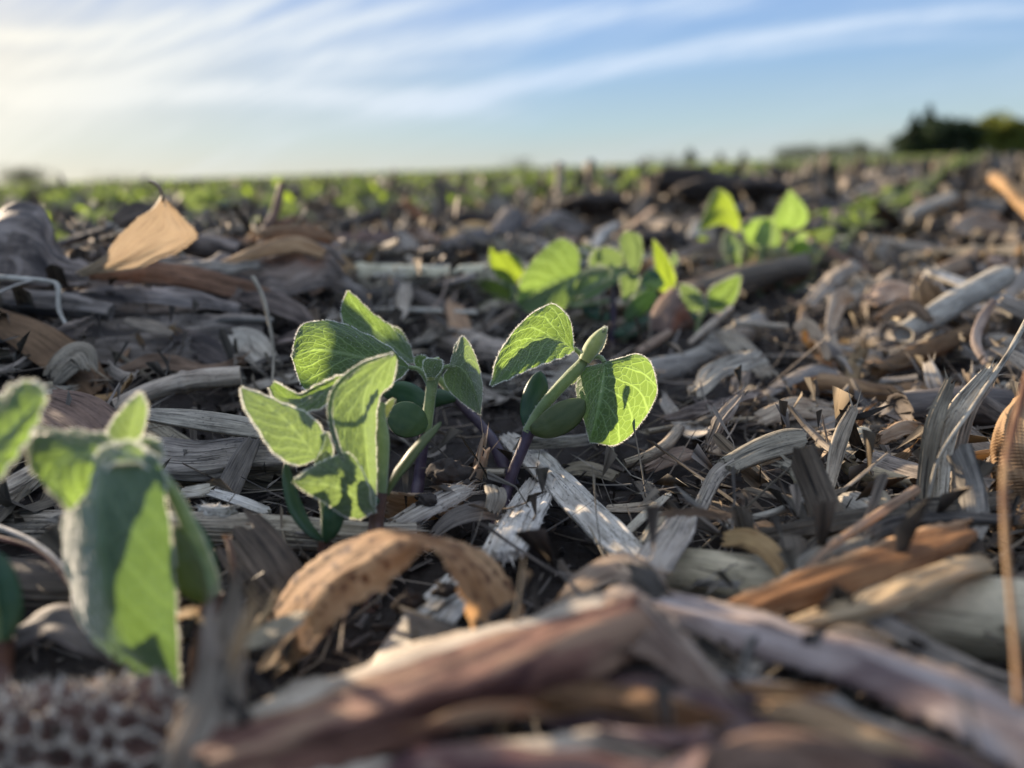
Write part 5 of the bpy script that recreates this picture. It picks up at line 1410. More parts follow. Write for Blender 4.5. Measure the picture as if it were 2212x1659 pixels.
# right side
strip('corn_leaf_curl', 'tan', [(1838, 632, -.52), (1812, 650, -.52), (1796, 700, -.50), (1800, 750, -.48), (1830, 785, -.47)], [34, 40, 28, 26, 24], 'curled peach leaf strip standing in the middle right', LF, tilt=20, cup=60, bumps=.001, thick=.0008)
strip('corn_leaf_curl', 'tan', [(1866, 752, -.44), (1850, 780, -.44), (1840, 820, -.43), (1852, 872, -.42)], [24, 34, 30, 20], 'twisted tan leaf strip right below the peach one', LF, tilt=20, cup=60, bumps=.001, thick=.0008)
strip('corn_leaf_curl', 'stalk', [(1810, 770, -.44), (1835, 790, -.44), (1862, 775, -.44)], [12, 26, 16], 'pale horn shaped scrap crossing the twisted tan strip', LF, tilt=30, cup=60, thick=.001)
tube('corn_stalk', 'stalk', [(1950, 722, -.46), (2020, 680, -.48), (2090, 638, -.50), (2165, 598, -.52)], [24, 30, 32, 30], 'thick stalk slanting up right with its near end in the sun', ST, ridges=.0006, bumps=.0006)
tube('corn_stalk', 'brown', [(1890, 806, -.42), (1960, 776, -.44), (2040, 742, -.46), (2120, 706, -.48)], [14, 22, 24, 22], 'brown stalk lying below the thick sunlit stalk', ST, ridges=.0006, bumps=.001)
tube('corn_stalk', 'stalk', [(1862, 520, -.90), (1920, 530, -.90), (1980, 540, -.89), (2040, 546, -.88)], [16, 18, 20, 16], 'pale gold short stalk in the sun right of the bushy seedlings', ST, bumps=.001)
tube('corn_stalk', 'tan', [(1992, 612, -.62), (2040, 590, -.64), (2110, 556, -.66)], [22, 24, 20], 'honey coloured stalk end above the thick sunlit stalk', ST, bumps=.001)
tube('corn_stalk', 'tan', [(2150, 382, -1.0), (2185, 412, -.97), (2240, 470, -.93)], [16, 17, 17], 'amber stalk piece near the top right edge of the field', ST, bumps=.001)
tube('corn_stalk', 'stalk', [(1956, 470, -1.0), (2000, 450, -1.02), (2056, 428, -1.05)], [14, 16, 15], 'beige stalk piece between the honey stalk and the horizon', ST, bumps=.001)
tube('straw', 'stalk', [(1584, 698, -.52), (1640, 702, -.52), (1706, 706, -.515)], [8, 8, 7], 'pale straw lying level right of the low pale edged seedling', 'straw', ns=12)
strip('corn_stalk_piece', 'grey', [(1562, 715, -.50), (1600, 748, -.48), (1660, 812, -.44)], [34, 44, 36], 'blue grey slab slanting down right in the shaded gap', ST, tilt=40, cup=30, ridges=.0006, rag=.004, thick=.0015)
strip('corn_leaf_curl', 'tan', [(1716, 710, -.47), (1744, 700, -.47), (1768, 730, -.46), (1790, 778, -.45)], [20, 26, 26, 16], 'hooked golden leaf scrap right of the shaded gap', LF, tilt=20, cup=60, thick=.0008)
strip('corn_leaf_curl', 'tan', [(1776, 782, -.43), (1762, 806, -.43), (1774, 850, -.42)], [12, 18, 14], 'small sunlit hooked scrap under the golden one', LF, tilt=20, cup=50, thick=.0006)
strip('corn_leaf_curl', 'tan', [(2150, 648, -.42), (2122, 690, -.42), (2108, 738, -.41), (2130, 785, -.40)], [14, 22, 20, 14], 'golden sickle shaped leaf scrap near the right edge', LF, tilt=10, cup=50, thick=.0006)
strip('corn_husk', 'stalk', [(2140, 750, -.36), (2190, 770, -.355), (2250, 815, -.35)], [10, 30, 34], 'pointed pale husk entering at the right edge', HU, tilt=40, cup=50, ridges=.0005, thick=.001)
strip('corn_husk', 'grey', [(2160, 650, -.42), (2200, 668, -.42), (2250, 690, -.42)], [24, 34, 34], 'blue grey husk tip at the right edge', HU, tilt=50, cup=50, ridges=.0005, thick=.001, rag=.003)
tube('straw', 'gold', [(1376, 762, -.50), (1408, 742, -.51), (1446, 718, -.52)], [9, 11, 9], 'orange lit straw between the sharp leaf and the brown husk', 'straw', ns=12)
tube('straw', 'stalk', [(1488, 742, -.50), (1530, 706, -.51), (1580, 664, -.53)], [6, 9, 6], 'rosy straw slanting up right under the low seedling', 'straw', ns=12)
sheet('dead_leaf', 'brown', [[(1448, 618, -.54), (1414, 660, -.54), (1402, 712, -.54)], [(1476, 650, -.53), (1450, 680, -.53), (1440, 716, -.53)], [(1500, 700, -.54), (1480, 712, -.54), (1460, 720, -.54)]], 'dry brown wedge shaped leaf behind the bright folded leaf', LF, nr=24, nc=12, bumps=.002, thick=.001)
strip('corn_husk', 'grey', [(1640, 862, -.40), (1700, 826, -.41), (1760, 800, -.42), (1810, 812, -.42)], [14, 24, 26, 22], 'grey arching leaf strip crossing the shaded right middle', HU, tilt=50, cup=40, ridges=.0004, thick=.0006)
strip('corn_husk', 'stalk', [(1900, 905, -.35), (1950, 880, -.355), (2000, 868, -.36), (2040, 880, -.36)], [40, 60, 60, 40], 'crumpled beige husk behind the fibre bunch', HU, tilt=45, cup=60, bumps=.0015, ridges=.0006, rag=.004, thick=.001)
strip('corn_husk', 'stalk', [(1812, 1068, 1.2), (1850, 1090, 1.4), (1905, 1120, 1.3)], [50, 74, 60], 'cream husk cup with a sunlit patch left of the splinter', HU, tilt=40, cup=70, ridges=.0004, rag=.003, thick=.0008)
tube('straw', 'grey', [(1350, 1002, 1.0), (1400, 985, 1.2), (1440, 960, 1.4), (1468, 925, 1.6)], [12, 14, 14, 12], 'thin blue grey stalk behind the folded right leaf', 'straw', ns=12, ridges=.0003)
strip('corn_stalk_piece', 'grey', [(1200, 1026, .4), (1260, 1012, .4), (1330, 1030, .4)], [20, 34, 24], 'grey chip in the shade behind the long split stalk', ST, tilt=50, cup=40, ridges=.0005, thick=.0015)
strip('corn_stalk_piece', 'tan', [(1400, 1010, .6), (1440, 990, .8), (1490, 975, .9)], [28, 36, 28], 'brown chip lying below the folded right leaf', ST, tilt=45, cup=30, ridges=.0004, rag=.003, thick=.0015)
strip('corn_stalk_piece', 'dark', [(1388, 1040, .5), (1402, 1062, .5), (1414, 1092, .5)], [34, 36, 34], 'grey brown slat standing below the brown chip', ST, tilt=35, cup=20, thick=.0015)
tube('straw', 'stalk', [(960, 1018, .4), (1020, 1020, .4), (1090, 1022, .4)], [10, 12, 10], 'level pale double straw left of the purple stem', 'straw', ns=16, ridges=.0006)
# faint sunlit stubs on the skyline
tube('corn_stubble', 'stalk', [(1208, 418, -1.5), (1209, 385, -1.5), (1210, 352, -1.5)], [11, 9, 9], 'pale sunlit stubble stub standing on the skyline', 'stubble', ns=12)
tube('corn_stubble', 'tan', [(1405, 425, -1.3), (1404, 405, -1.3), (1404, 388, -1.3)], [13, 13, 11], 'short lit stub left of the dark clod on the skyline', 'stubble', ns=12)
tube('corn_stubble', 'dark', [(1278, 400, -1.8), (1278, 372, -1.8), (1277, 345, -1.8)], [10, 9, 7], 'dark thin stub on the skyline right of the pale one', 'stubble', ns=12)


# ------------------------------------------------------------------ corn cob
def corn_cob():
    ax = crom(np.array([PT(p) for p in ((-150, 1690, -.152), (40, 1655, -.155), (240, 1636, -.157), (400, 1622, -.158))]), 190)
    r0 = 158 * .155 / FPX * 1.02
    n, ns = len(ax), 150
    T = unit(np.gradient(ax, axis=0))
    A = unit(np.cross(T, np.array([0, 0, 1.0])))
    B = np.cross(A, T)
    a = np.linspace(0, 2 * math.pi, ns, endpoint=False)
    s = np.concatenate([[0], np.cumsum(np.linalg.norm(np.diff(ax, axis=0), axis=1))])
    cell = 0.0056
    rows = 19
    U = a[None] / (2 * math.pi) * rows + 0.30 * s[:, None] / cell
    Vv = s[:, None] / cell + 0.5 * (np.floor(U) % 2)
    Vv = Vv + .18 * vnoise(U * .9, s[:, None] / cell * 1.1 + 0 * U, 8)
    du, dv = (U % 1) - .5, (Vv % 1) - .5
    du = du + .12 * vnoise(U * 1.0 + 9, Vv * 1.0, 2)
    dd = np.sqrt((du * 1.9) ** 2 + (dv * 2.0) ** 2)
    pit = 1 - np.clip(1 - dd, 0, 1) ** .6 * 0.36
    tp = 1 - 0.5 * np.clip((s / s[-1] - .86) / .14, 0, 1) ** 2
    rad = r0 * pit * tp[:, None] * (1 + .05 * vnoise(U * 2, Vv * 2, 3)) + .00045 * vnoise(U * 7, Vv * 7, 6)
    G = ax[:, None] + A[:, None] * (np.cos(a)[None] * rad)[:, :, None] + B[:, None] * (np.sin(a)[None] * rad)[:, :, None]
    mb = MB()
    mb.grid(G, np.dstack([U * .2, Vv * .36]), 0, closed=True, caps=True)
    dm = dd[:-1] + .15 * vnoise(U[:-1] * 5, Vv[:-1] * 5, 12)
    mb.mi[0] = np.where(dm.reshape(-1) > .93, 1, 0)
    # chaffy glumes round each pit
    lr = np.random.default_rng(5)
    ii, jj = lr.integers(0, n, 5200), lr.integers(0, ns, 5200)
    ok = dd[ii, jj] > .86
    ii, jj = ii[ok], jj[ok]
    base = G[ii, jj]
    out = unit(base - ax[ii])
    mb.slivers(base, base + unit(out + lr.normal(0, .45, base.shape)) * lr.uniform(.0008, .0026, (len(base), 1)), lr.uniform(.0004, .0011, len(base)), 1)
    m, k = new_mat('corn_cob')
    out_ = k.n('ShaderNodeOutputMaterial')
    tc = k.n('ShaderNodeNewGeometry').outputs['Position']
    n1 = k.noise(tc, 500, 4, .6)
    p = k.n('ShaderNodeBsdfPrincipled')
    k.put(p.inputs['Base Color'], k.mix(n1, (0.07, 0.034, 0.024), (0.19, 0.11, 0.08)))
    p.inputs['Roughness'].default_value = .8
    k.t.links.new(p.outputs[0], out_.inputs[0])
    o = mb.build('corn_cob', [m, M['pith']])
    tag(o, 'pitted brown corn cob lying in the bottom left corner', 'corn cob')


corn_cob()
# ------------------------------------------------------------------ ground
def build_ground():
    ang = np.concatenate([np.linspace(-180, -50, 40, endpoint=False), np.linspace(-50, 50, 560, endpoint=False), np.linspace(50, 180, 40)])
    ang = np.radians(ang)
    rr = np.concatenate([np.linspace(.0, .05, 4, endpoint=False), np.geomspace(.05, 1.6, 560, endpoint=False), np.geomspace(1.6, 40, 150, endpoint=False), np.geomspace(40, 2500, 30)])
    X = rr[:, None] * np.sin(ang)[None]
    Y = rr[:, None] * np.cos(ang)[None]
    Z = ground_h(X, Y)
    mb = MB()
    mb.grid(np.dstack([X, Y, Z]))
    o = mb.build('ground', M['soil'], origin=np.zeros(3))
    tag(o, 'dark field soil stretching to the horizon', None, kind='structure')


build_ground()

# ------------------------------------------------------------------ loose litter
CH = []          # low-poly piece shapes: (verts, faces, uv) unit length 1 along y, width 1 along x


def proto_chip(seed, curl, cup, nr=5, nc=4, pointed=0.0):
    lr = np.random.default_rng(seed)
    c = np.linspace(-1, 1, nc)
    t = np.linspace(0, 1, nr)
    w = 1 - pointed * np.abs(t - .5) * 1.6
    e = lr.normal(0, .05, nc)
    e2 = lr.normal(0, .05, nc)
    th = (t - .5) * curl
    yy = np.sin(th) / (curl + 1e-6) if abs(curl) > .05 else t - .5
    zz = (1 - np.cos(th)) / (curl + 1e-6) if abs(curl) > .05 else t * 0
    x = c[None] * .5 * w[:, None]
    y = np.tile(yy[:, None], (1, nc)) + e[None] * (t[:, None] < .01) + e2[None] * (t[:, None] > .99)
    z = np.tile(zz[:, None], (1, nc))
    zc = (1 - c ** 2)[None] * cup * np.ones((nr, 1))
    idx = np.arange(nr * nc).reshape(nr, nc)
    F = np.stack([idx[:-1, :-1].ravel(), idx[:-1, 1:].ravel(), idx[1:, 1:].ravel(), idx[1:, :-1].ravel()], 1)
    return x.ravel(), y.ravel(), z.ravel(), np.tile(zc, 1).ravel(), F


PROTO = [proto_chip(i, cu, cp, pointed=po) for i, (cu, cp, po) in enumerate(
    [(0, .2, 0), (0, .4, .6), (.7, .3, .3), (1.6, .3, .5), (2.6, .2, .2), (.2, .5, 0), (-.9, .2, .6), (0, .1, 1.0), (3.6, .25, .5), (.4, .6, .2)])]


def scatter_arrays(x, y, L, w, lift, tilt, seed):
    lr = np.random.default_rng(seed)
    k = len(x)
    z = ground_h(x, y, False) + lift
    yaw = lr.uniform(0, 2 * math.pi, k)
    pitch = lr.normal(0, tilt, k)
    rl = lr.normal(0, .5, k)
    pr = lr.integers(0, len(PROTO), k)
    mb = MB()
    for p in range(len(PROTO)):
        sel = np.where(pr == p)[0]
        if not len(sel):
            continue
        px, py, pz, pc, F = PROTO[p]
        lx = px[None] * w[sel][:, None]
        ly = py[None] * L[sel][:, None]
        lz = pz[None] * L[sel][:, None] + pc[None] * w[sel][:, None]
        cr, sr = np.cos(rl[sel])[:, None], np.sin(rl[sel])[:, None]
        lx, lz = lx * cr - lz * sr, lx * sr + lz * cr
        cp_, sp_ = np.cos(pitch[sel])[:, None], np.sin(pitch[sel])[:, None]
        ly, lz = ly * cp_ - lz * sp_, ly * sp_ + lz * cp_
        cy, sy = np.cos(yaw[sel])[:, None], np.sin(yaw[sel])[:, None]
        gx = x[sel][:, None] + lx * cy - ly * sy
        gy = y[sel][:, None] + lx * sy + ly * cy
        gz = z[sel][:, None] + lz
        V = np.dstack([gx, gy, gz]).reshape(-1, 3)
        nv = len(px)
        FF = (F[None] + (np.arange(len(sel)) * nv)[:, None, None]).reshape(-1, 4)
        UVv = np.dstack([np.tile(px[None], (len(sel), 1)) * w[sel][:, None] * 100, np.tile(py[None], (len(sel), 1)) * L[sel][:, None] * 100]).reshape(-1, 2)
        mb.raw(V, FF, UVv)
    return mb


def wedge(k, r0, r1, power, seed, half=64):
    """points in the view wedge, density falling with distance"""
    lr = np.random.default_rng(seed)
    u = lr.random(k)
    r = (r0 ** power + u * (r1 ** power - r0 ** power)) ** (1 / power)
    a = np.radians(lr.uniform(-half, half, k))
    return r * np.sin(a), r * np.cos(a), r, lr


def litter(name, mat, k, r0, r1, power, Lr, wr, lift, tilt, seed, label, keep=None):
    x, y, r, lr = wedge(k, r0, r1, power, seed)
    if keep is not None:
        m = keep(x, y, r, lr)
        x, y, r = x[m], y[m], r[m]
    k = len(x)
    g = np.clip(r / .5, .8, 6) ** .55
    L = np.exp(lr.uniform(math.log(Lr[0]), math.log(Lr[1]), k)) * g
    w = np.minimum(np.exp(lr.uniform(math.log(wr[0]), math.log(wr[1]), k)) * g, L * .6)
    o = scatter_arrays(x, y, L, w, lr.uniform(0, lift, k), tilt, seed + 1).build(name, M[mat], origin=np.zeros(3))
    return tag(o, label, None, kind='stuff')


def thin_row(x, y, r, lr):
    per = np.abs((row_n(x, y) + .38) % .76 - .38)
    return lr.random(len(x)) < np.clip(.25 + (per / .1), 0, 1)


def off_row(x, y, r, lr):
    per = np.abs((row_n(x, y) + .38) % .76 - .38)
    return (r > .17) & (lr.random(len(x)) < np.clip((per - .045) / .12, 0.06, 1))


litter('fine_residue', 'litterd', 14000, .09, 1.5, 1.1, (.003, .022), (.0008, .004), .004, .3, 21, 'fine dark crop crumbs covering the soil')
litter('crop_residue', 'litter', 8500, .10, 2.4, 1.1, (.014, .070), (.0015, .012), .018, .3, 22, 'loose chopped corn residue covering the field', off_row)
litter('crop_residue', 'litter', 22000, 1.2, 12, 1.0, (.018, .09), (.003, .022), .03, .4, 23, 'loose corn residue farther off on the field', thin_row)
litter('crop_residue', 'litter', 12000, 8, 60, 1.2, (.03, .12), (.006, .02), .02, .3, 24, 'loose corn residue in the far field', None)
litter('crop_fibres', 'litter', 6500, .12, 1.4, 1.1, (.018, .075), (.0004, .0014), .018, .35, 25, 'thin loose plant fibres among the residue', thin_row)


def clods():
    """soil crumbs as one mass"""
    x, y, r, lr = wedge(7800, .10, 3.0, 1.1, 31)
    m = lr.random(len(x)) < np.clip(1.3 - np.abs((row_n(x, y) + .38) % .76 - .38) / .16, .2, 1)
    x, y, r = x[m], y[m], r[m]
    k = len(x)
    # small lumpy octa-sphere
    a = np.linspace(0, 2 * math.pi, 7, endpoint=False)
    rings = [(-.9, .45), (-.3, .95), (.35, .9), (.85, .45)]
    base = np.array([[math.cos(t) * q_, math.sin(t) * q_, z_] for z_, q_ in rings for t in a])
    F = []
    for i in range(3):
        for j in range(7):
            F.append([i * 7 + j, i * 7 + (j + 1) % 7, (i + 1) * 7 + (j + 1) % 7, (i + 1) * 7 + j])
    for j in range(1, 6):
        F.append([21, 21 + j, 21 + j + 1 if j < 6 else 21, 21 + j + 1 if j < 6 else 21])
    F = np.array(F)
    size = np.exp(lr.uniform(math.log(.0006), math.log(.0042), k)) * np.clip(r / .4, .8, 4) ** .5
    V = base[None] * size[:, None, None] * lr.uniform(.6, 1.25, (k, 28, 1)) * lr.uniform(.7, 1.2, (k, 1, 3))
    V = V + np.stack([x, y, ground_h(x, y, False) + size * .3], 1)[:, None]
    mb = MB()
    mb.raw(V.reshape(-1, 3), (F[None] + (np.arange(k) * 28)[:, None, None]).reshape(-1, 4))
    tag(mb.build('soil_crumbs', M['crumb'], origin=np.zeros(3), smooth=False), 'dark soil crumbs between the residue', None, kind='stuff')


clods()

# ------------------------------------------------------------------ individual scattered pieces
HEROES = [(o, np.array(o.location)) for o in scene.objects if o.parent is None and o.get('category')]
lr0 = np.random.default_rng(77)


def lib_strip(seed, L, w, mat, curl=0.0, cup=40, thick=.0015, ridges=.0006, fray=10, bend=0.0):
    n = 26
    t = np.linspace(-.5, .5, n)
    if abs(curl) > .05:
        P = np.stack([bend * L * t ** 2, np.sin(t * curl) / curl * L, (1 - np.cos(t * curl)) / curl * L], 1)
    else:
        P = np.stack([bend * L * t ** 2, t * L, 0.03 * L * np.sin(t * 5 + seed)], 1)
    T = unit(np.gradient(P, axis=0))
    X = unit(np.cross(T, np.array([0, 0, 1.0])))
    N = np.cross(X, T)
    tw = np.radians(lr0.uniform(-35, 35)) * t[:, None] * 2
    W = X * np.cos(tw) + N * np.sin(tw)
    N = N * np.cos(tw) - X * np.sin(tw)
    wd = w * (1 - .35 * np.abs(t * 2) ** 3) * (1 + .15 * np.sin(t * 9 + seed))
    mb = MB()
    strip_into(mb, P, wd, T, W, N, cup=cup, thick=thick, ridges=ridges, nridge=9, rag=w * .35, edge=.12, nc=13, bumps=w * .06, seed=seed, fray=fray * 2, fraylen=.007)
    return mb


def lib_shred(seed, L, w, mat):
    mb = MB()
    lr = np.random.default_rng(seed)
    n = 18
    t = np.linspace(0, 1, n)
    k = int(lr.integers(7, 13))
    for i in range(k):
        f = (i + .5) / k * 2 - 1
        fan = f * w * (.5 + lr.uniform(.2, 1.4) * t ** 1.6)
        arch = L * lr.uniform(.10, .30) * np.sin(t * lr.uniform(1.6, 2.8))
        P = np.stack([fan, (t - .5) * L * lr.uniform(.6, 1.1), arch + lr.normal(0, .0006)], 1)
        T = unit(np.gradient(P, axis=0))
        X = unit(np.cross(T, np.array([0, 0, 1.0])) + lr.normal(0, .25, 3))
        N = np.cross(X, T)
        strip_into(mb, P, np.maximum(w * lr.uniform(.05, .16) * (1 - .6 * t), .0003), T, X, N, cup=30, thick=.0003, nc=4, seed=seed + i)
    return mb


def lib_tube(seed, L, r, bend=0.0, node=None, ridges=.0003, fray=6):
    n = 30
    t = np.linspace(-.5, .5, n)
    P = np.stack([bend * L * t ** 2, t * L, 0.02 * L * np.sin(t * 6 + seed)], 1)
    rr = r * (1 - .15 * t + .08 * np.sin(t * 11 + seed))
    mb = MB()
    tube_into(mb, P, rr, ridges=ridges, nridge=16, ns=22, bumps=r * .12, seed=seed, node=node, fray=fray, fraylen=.005)
    return mb


KINDS_ = [
    ('corn_stalk_piece', ST, [('stalk', 'pale'), ('grey', 'grey'), ('tan', 'tan'), ('dark', 'dark')], lambda s, m: lib_tube(s, lr0.uniform(.035, .08), .0050, lr0.uniform(-.2, .2), .3, fray=8), 1.5, 'round stalk piece'),
    ('corn_stalk_piece', ST, [('pith', 'whitish'), ('stalk', 'pale'), ('grey', 'grey')], lambda s, m: lib_strip(s, lr0.uniform(.035, .08), .009, m, 0, 70, .002, .0010, 24), 1.2, 'split stalk piece'),
    ('husk_scrap', HU, [('tan', 'tan'), ('brown', 'brown'), ('gold', 'golden'), ('stalk', 'pale'), ('grey', 'grey')], lambda s, m: lib_strip(s, lr0.uniform(.04, .08), .011, m, lr0.uniform(.6, 1.8), 60, .0008, .0005, 6, lr0.uniform(-.5, .5)), 1.0, 'curled husk scrap'),
    ('leaf_curl', LF, [('tan', 'tan'), ('gold', 'golden'), ('stalk', 'bleached'), ('brown', 'brown')], lambda s, m: lib_strip(s, .035, .005, m, lr0.uniform(1.8, 3.6), 50, .0005, .0003, 4, lr0.uniform(-.8, .8)), 1.0, 'tightly curled leaf strip'),
    ('straw', 'straw', [('stalk', 'pale'), ('tan', 'tan'), ('grey', 'grey'), ('gold', 'golden')], lambda s, m: lib_tube(s, lr0.uniform(.05, .11), .0014, lr0.uniform(-.5, .5), None, .0001, 4), 1.3, 'thin straw'),
    ('wood_splinter', 'splinter', [('grey', 'grey'), ('pith', 'whitish'), ('tan', 'tan')], lambda s, m: lib_strip(s, .04, .004, m, 0, 30, .0015, .0006, 14), .9, 'flat splinter'),
    ('shredded_husk', HU, [('grey', 'grey'), ('tan', 'tan'), ('stalk', 'pale'), ('pith', 'whitish')], lambda s, m: lib_shred(s, lr0.uniform(.045, .08), lr0.uniform(.010, .018), m), 1.0, 'shredded husk tuft'),
]
LIB = []
for ki, (nm, cat, mats, fn, sc, desc) in enumerate(KINDS_):
    row = []
    for mi, (mt, word) in enumerate(mats):
        for v in range(2):
            o = fn(ki * 31 + mi * 7 + v * 3 + 1, mt).build(nm, M[mt], origin=np.zeros(3))
            row.append((o.data, nm, word))
            bpy.data.objects.remove(o)
    LIB.append(row)


def project(w):
    c = R3.T @ (np.asarray(w) - CAM)
    d = -c[2]
    return 1106 + c[0] / d * FPX, 829.5 - c[1] / d * FPX, d


LMARK = [((1100, 1060), 'the purple stem of the sharp seedling'), ((905, 1045), 'the stem of the middle seedling'), ((812, 1145), 'the front folded leaf seedling'), ((700, 1195), 'the small hairy seedling'),
         ((450, 1330), 'the large left seedling'), ((1230, 1060), 'the long split stalk'), ((1120, 1120), 'the white pith stalk'), ((1430, 1180), 'the flecked stalk slab'),
         ((850, 1180), 'the arching spotted leaf'), ((550, 1200), 'the jagged dark husk plate'), ((1850, 1210), 'the orange brown plank'), ((1900, 1330), 'the thick cream stalk'),
         ((1880, 1010), 'the hooked root'), ((2060, 950), 'the standing fibre bunch'), ((1650, 970), 'the weathered grey slab'), ((2050, 660), 'the thick sunlit stalk'), ((1950, 530), 'the pale gold stalk'),
         ((1322, 740), 'the crowded broad leaf seedling'), ((1500, 710), 'the low pale edged seedling'), ((1640, 660), 'the bushy left seedling'), ((1702, 660), 'the bushy upright seedling'), ((2040, 590), 'the honey coloured stalk'),
         ((300, 520), 'the golden backlit blade'), ((60, 520), 'the dark husk hump'), ((900, 596), 'the round cream stalk'), ((910, 672), 'the straight whitish stick'), ((400, 830), 'the round pale stalk'), ((150, 900), 'the brown husk fan'),
         ((420, 640), 'the long grey husk sheath'), ((500, 740), 'the right angled grey straw'), ((1210, 390), 'the skyline stub'), ((600, 450), 'the crooked dark twig'), ((740, 490), 'the dark slanting log'),
         ((400, 1000), 'the weathered log like stalk'), ((500, 1140), 'the long grooved stalk'), ((1850, 700), 'the peach leaf curl'), ((2120, 710), 'the golden sickle scrap'), ((1600, 760), 'the blue grey slab'),
         ((900, 1450), 'the broad reddish husk'), ((1800, 1420), 'the mauve husk strip'), ((200, 1600), 'the corn cob'), ((2200, 410), 'the amber stalk'), ((2000, 450), 'the beige stalk'), ((1370, 1250), 'the silky husk hump'), ((1750, 1060), 'the streaked twig')]
USED = {}


def place_label(w, word, desc):
    vx, vy, d = project(w)
    best = sorted(LMARK, key=lambda m: math.hypot(m[0][0] - vx, (m[0][1] - vy) * 1.3))
    for rank in range(8):
        (mx, my), nm = best[rank]
        dx, dy = vx - mx, vy - my
        if abs(dx) > 1.6 * abs(dy):
            rel = 'right of' if dx > 0 else 'left of'
        elif abs(dy) > 1.6 * abs(dx):
            rel = 'in front of' if dy > 0 else 'behind'
        else:
            rel = ('front ' if dy > 0 else 'back ') + ('right of' if dx > 0 else 'left of')
        far = '' if math.hypot(dx, dy) < 70 else ('a little ' if math.hypot(dx, dy) < 150 else 'well ')
        lab = f'{word} {desc} {far}{rel} {nm}'
        if lab not in USED and len(lab.split()) <= 16:
            USED[lab] = 1
            return lab
    for size in ('small', 'short', 'slim', 'crooked', 'worn', 'broken', 'faded', 'dusty'):
        l2 = f'{size} {lab}'
        if l2 not in USED and len(l2.split()) <= 16:
            USED[l2] = 1
            return l2
    return lab


def scatter_individuals(k, r0, r1, seed, lo, hi, half=36):
    x, y, r, lr = wedge(k, r0, r1, 1.0, seed, half)
    n = row_n(x, y)
    for i in range(k):
        if abs(n[i]) < .045 and r[i] < 1.2 and lr.random() < .85:
            continue
        if r[i] < .16 and lr.random() < .5:
            continue
        if r[i] < .40 and lr.random() < (.6 if x[i] > .06 else .7):
            continue
        pr = np.array([.20, .24, .20, .08, .07, .09, .12])
        ki = int(lr.choice(7, p=pr))
        row = LIB[ki]
        me, nm, word = row[int(lr.integers(0, len(row)))]
        sc = lr.uniform(lo, hi) * (1 + r[i] * .35)
        if ki in (4, 6):
            sc = min(sc, 1.0)
        if x[i] < -.08 and r[i] < .9:
            sc = min(sc, .95)
        z = float(ground_h(x[i], y[i], False)) + lr.uniform(.001, .006) + .002 * sc
        o = bpy.data.objects.new(nm, me)
        scene.collection.objects.link(o)
        o.location = (float(x[i]), float(y[i]), z)
        o.rotation_euler = (float(lr.normal(0, .16)), float(lr.normal(0, .4)), float(lr.uniform(0, 6.283)))
        if ki == 3:
            o.rotation_euler = (float(lr.normal(0, .5)), float(lr.normal(0, .5)), float(lr.uniform(0, 6.283)))
        o.scale = (float(sc), float(sc * lr.uniform(.7, 1.3)), float(sc))
        tag(o, place_label((x[i], y[i], z), word, KINDS_[ki][5]), KINDS_[ki][1], 'loose crop residue pieces')


scatter_individuals(340, .26, .95, 41, .8, 1.7)
scatter_individuals(380, .6, 2.4, 42, 1.1, 2.4)


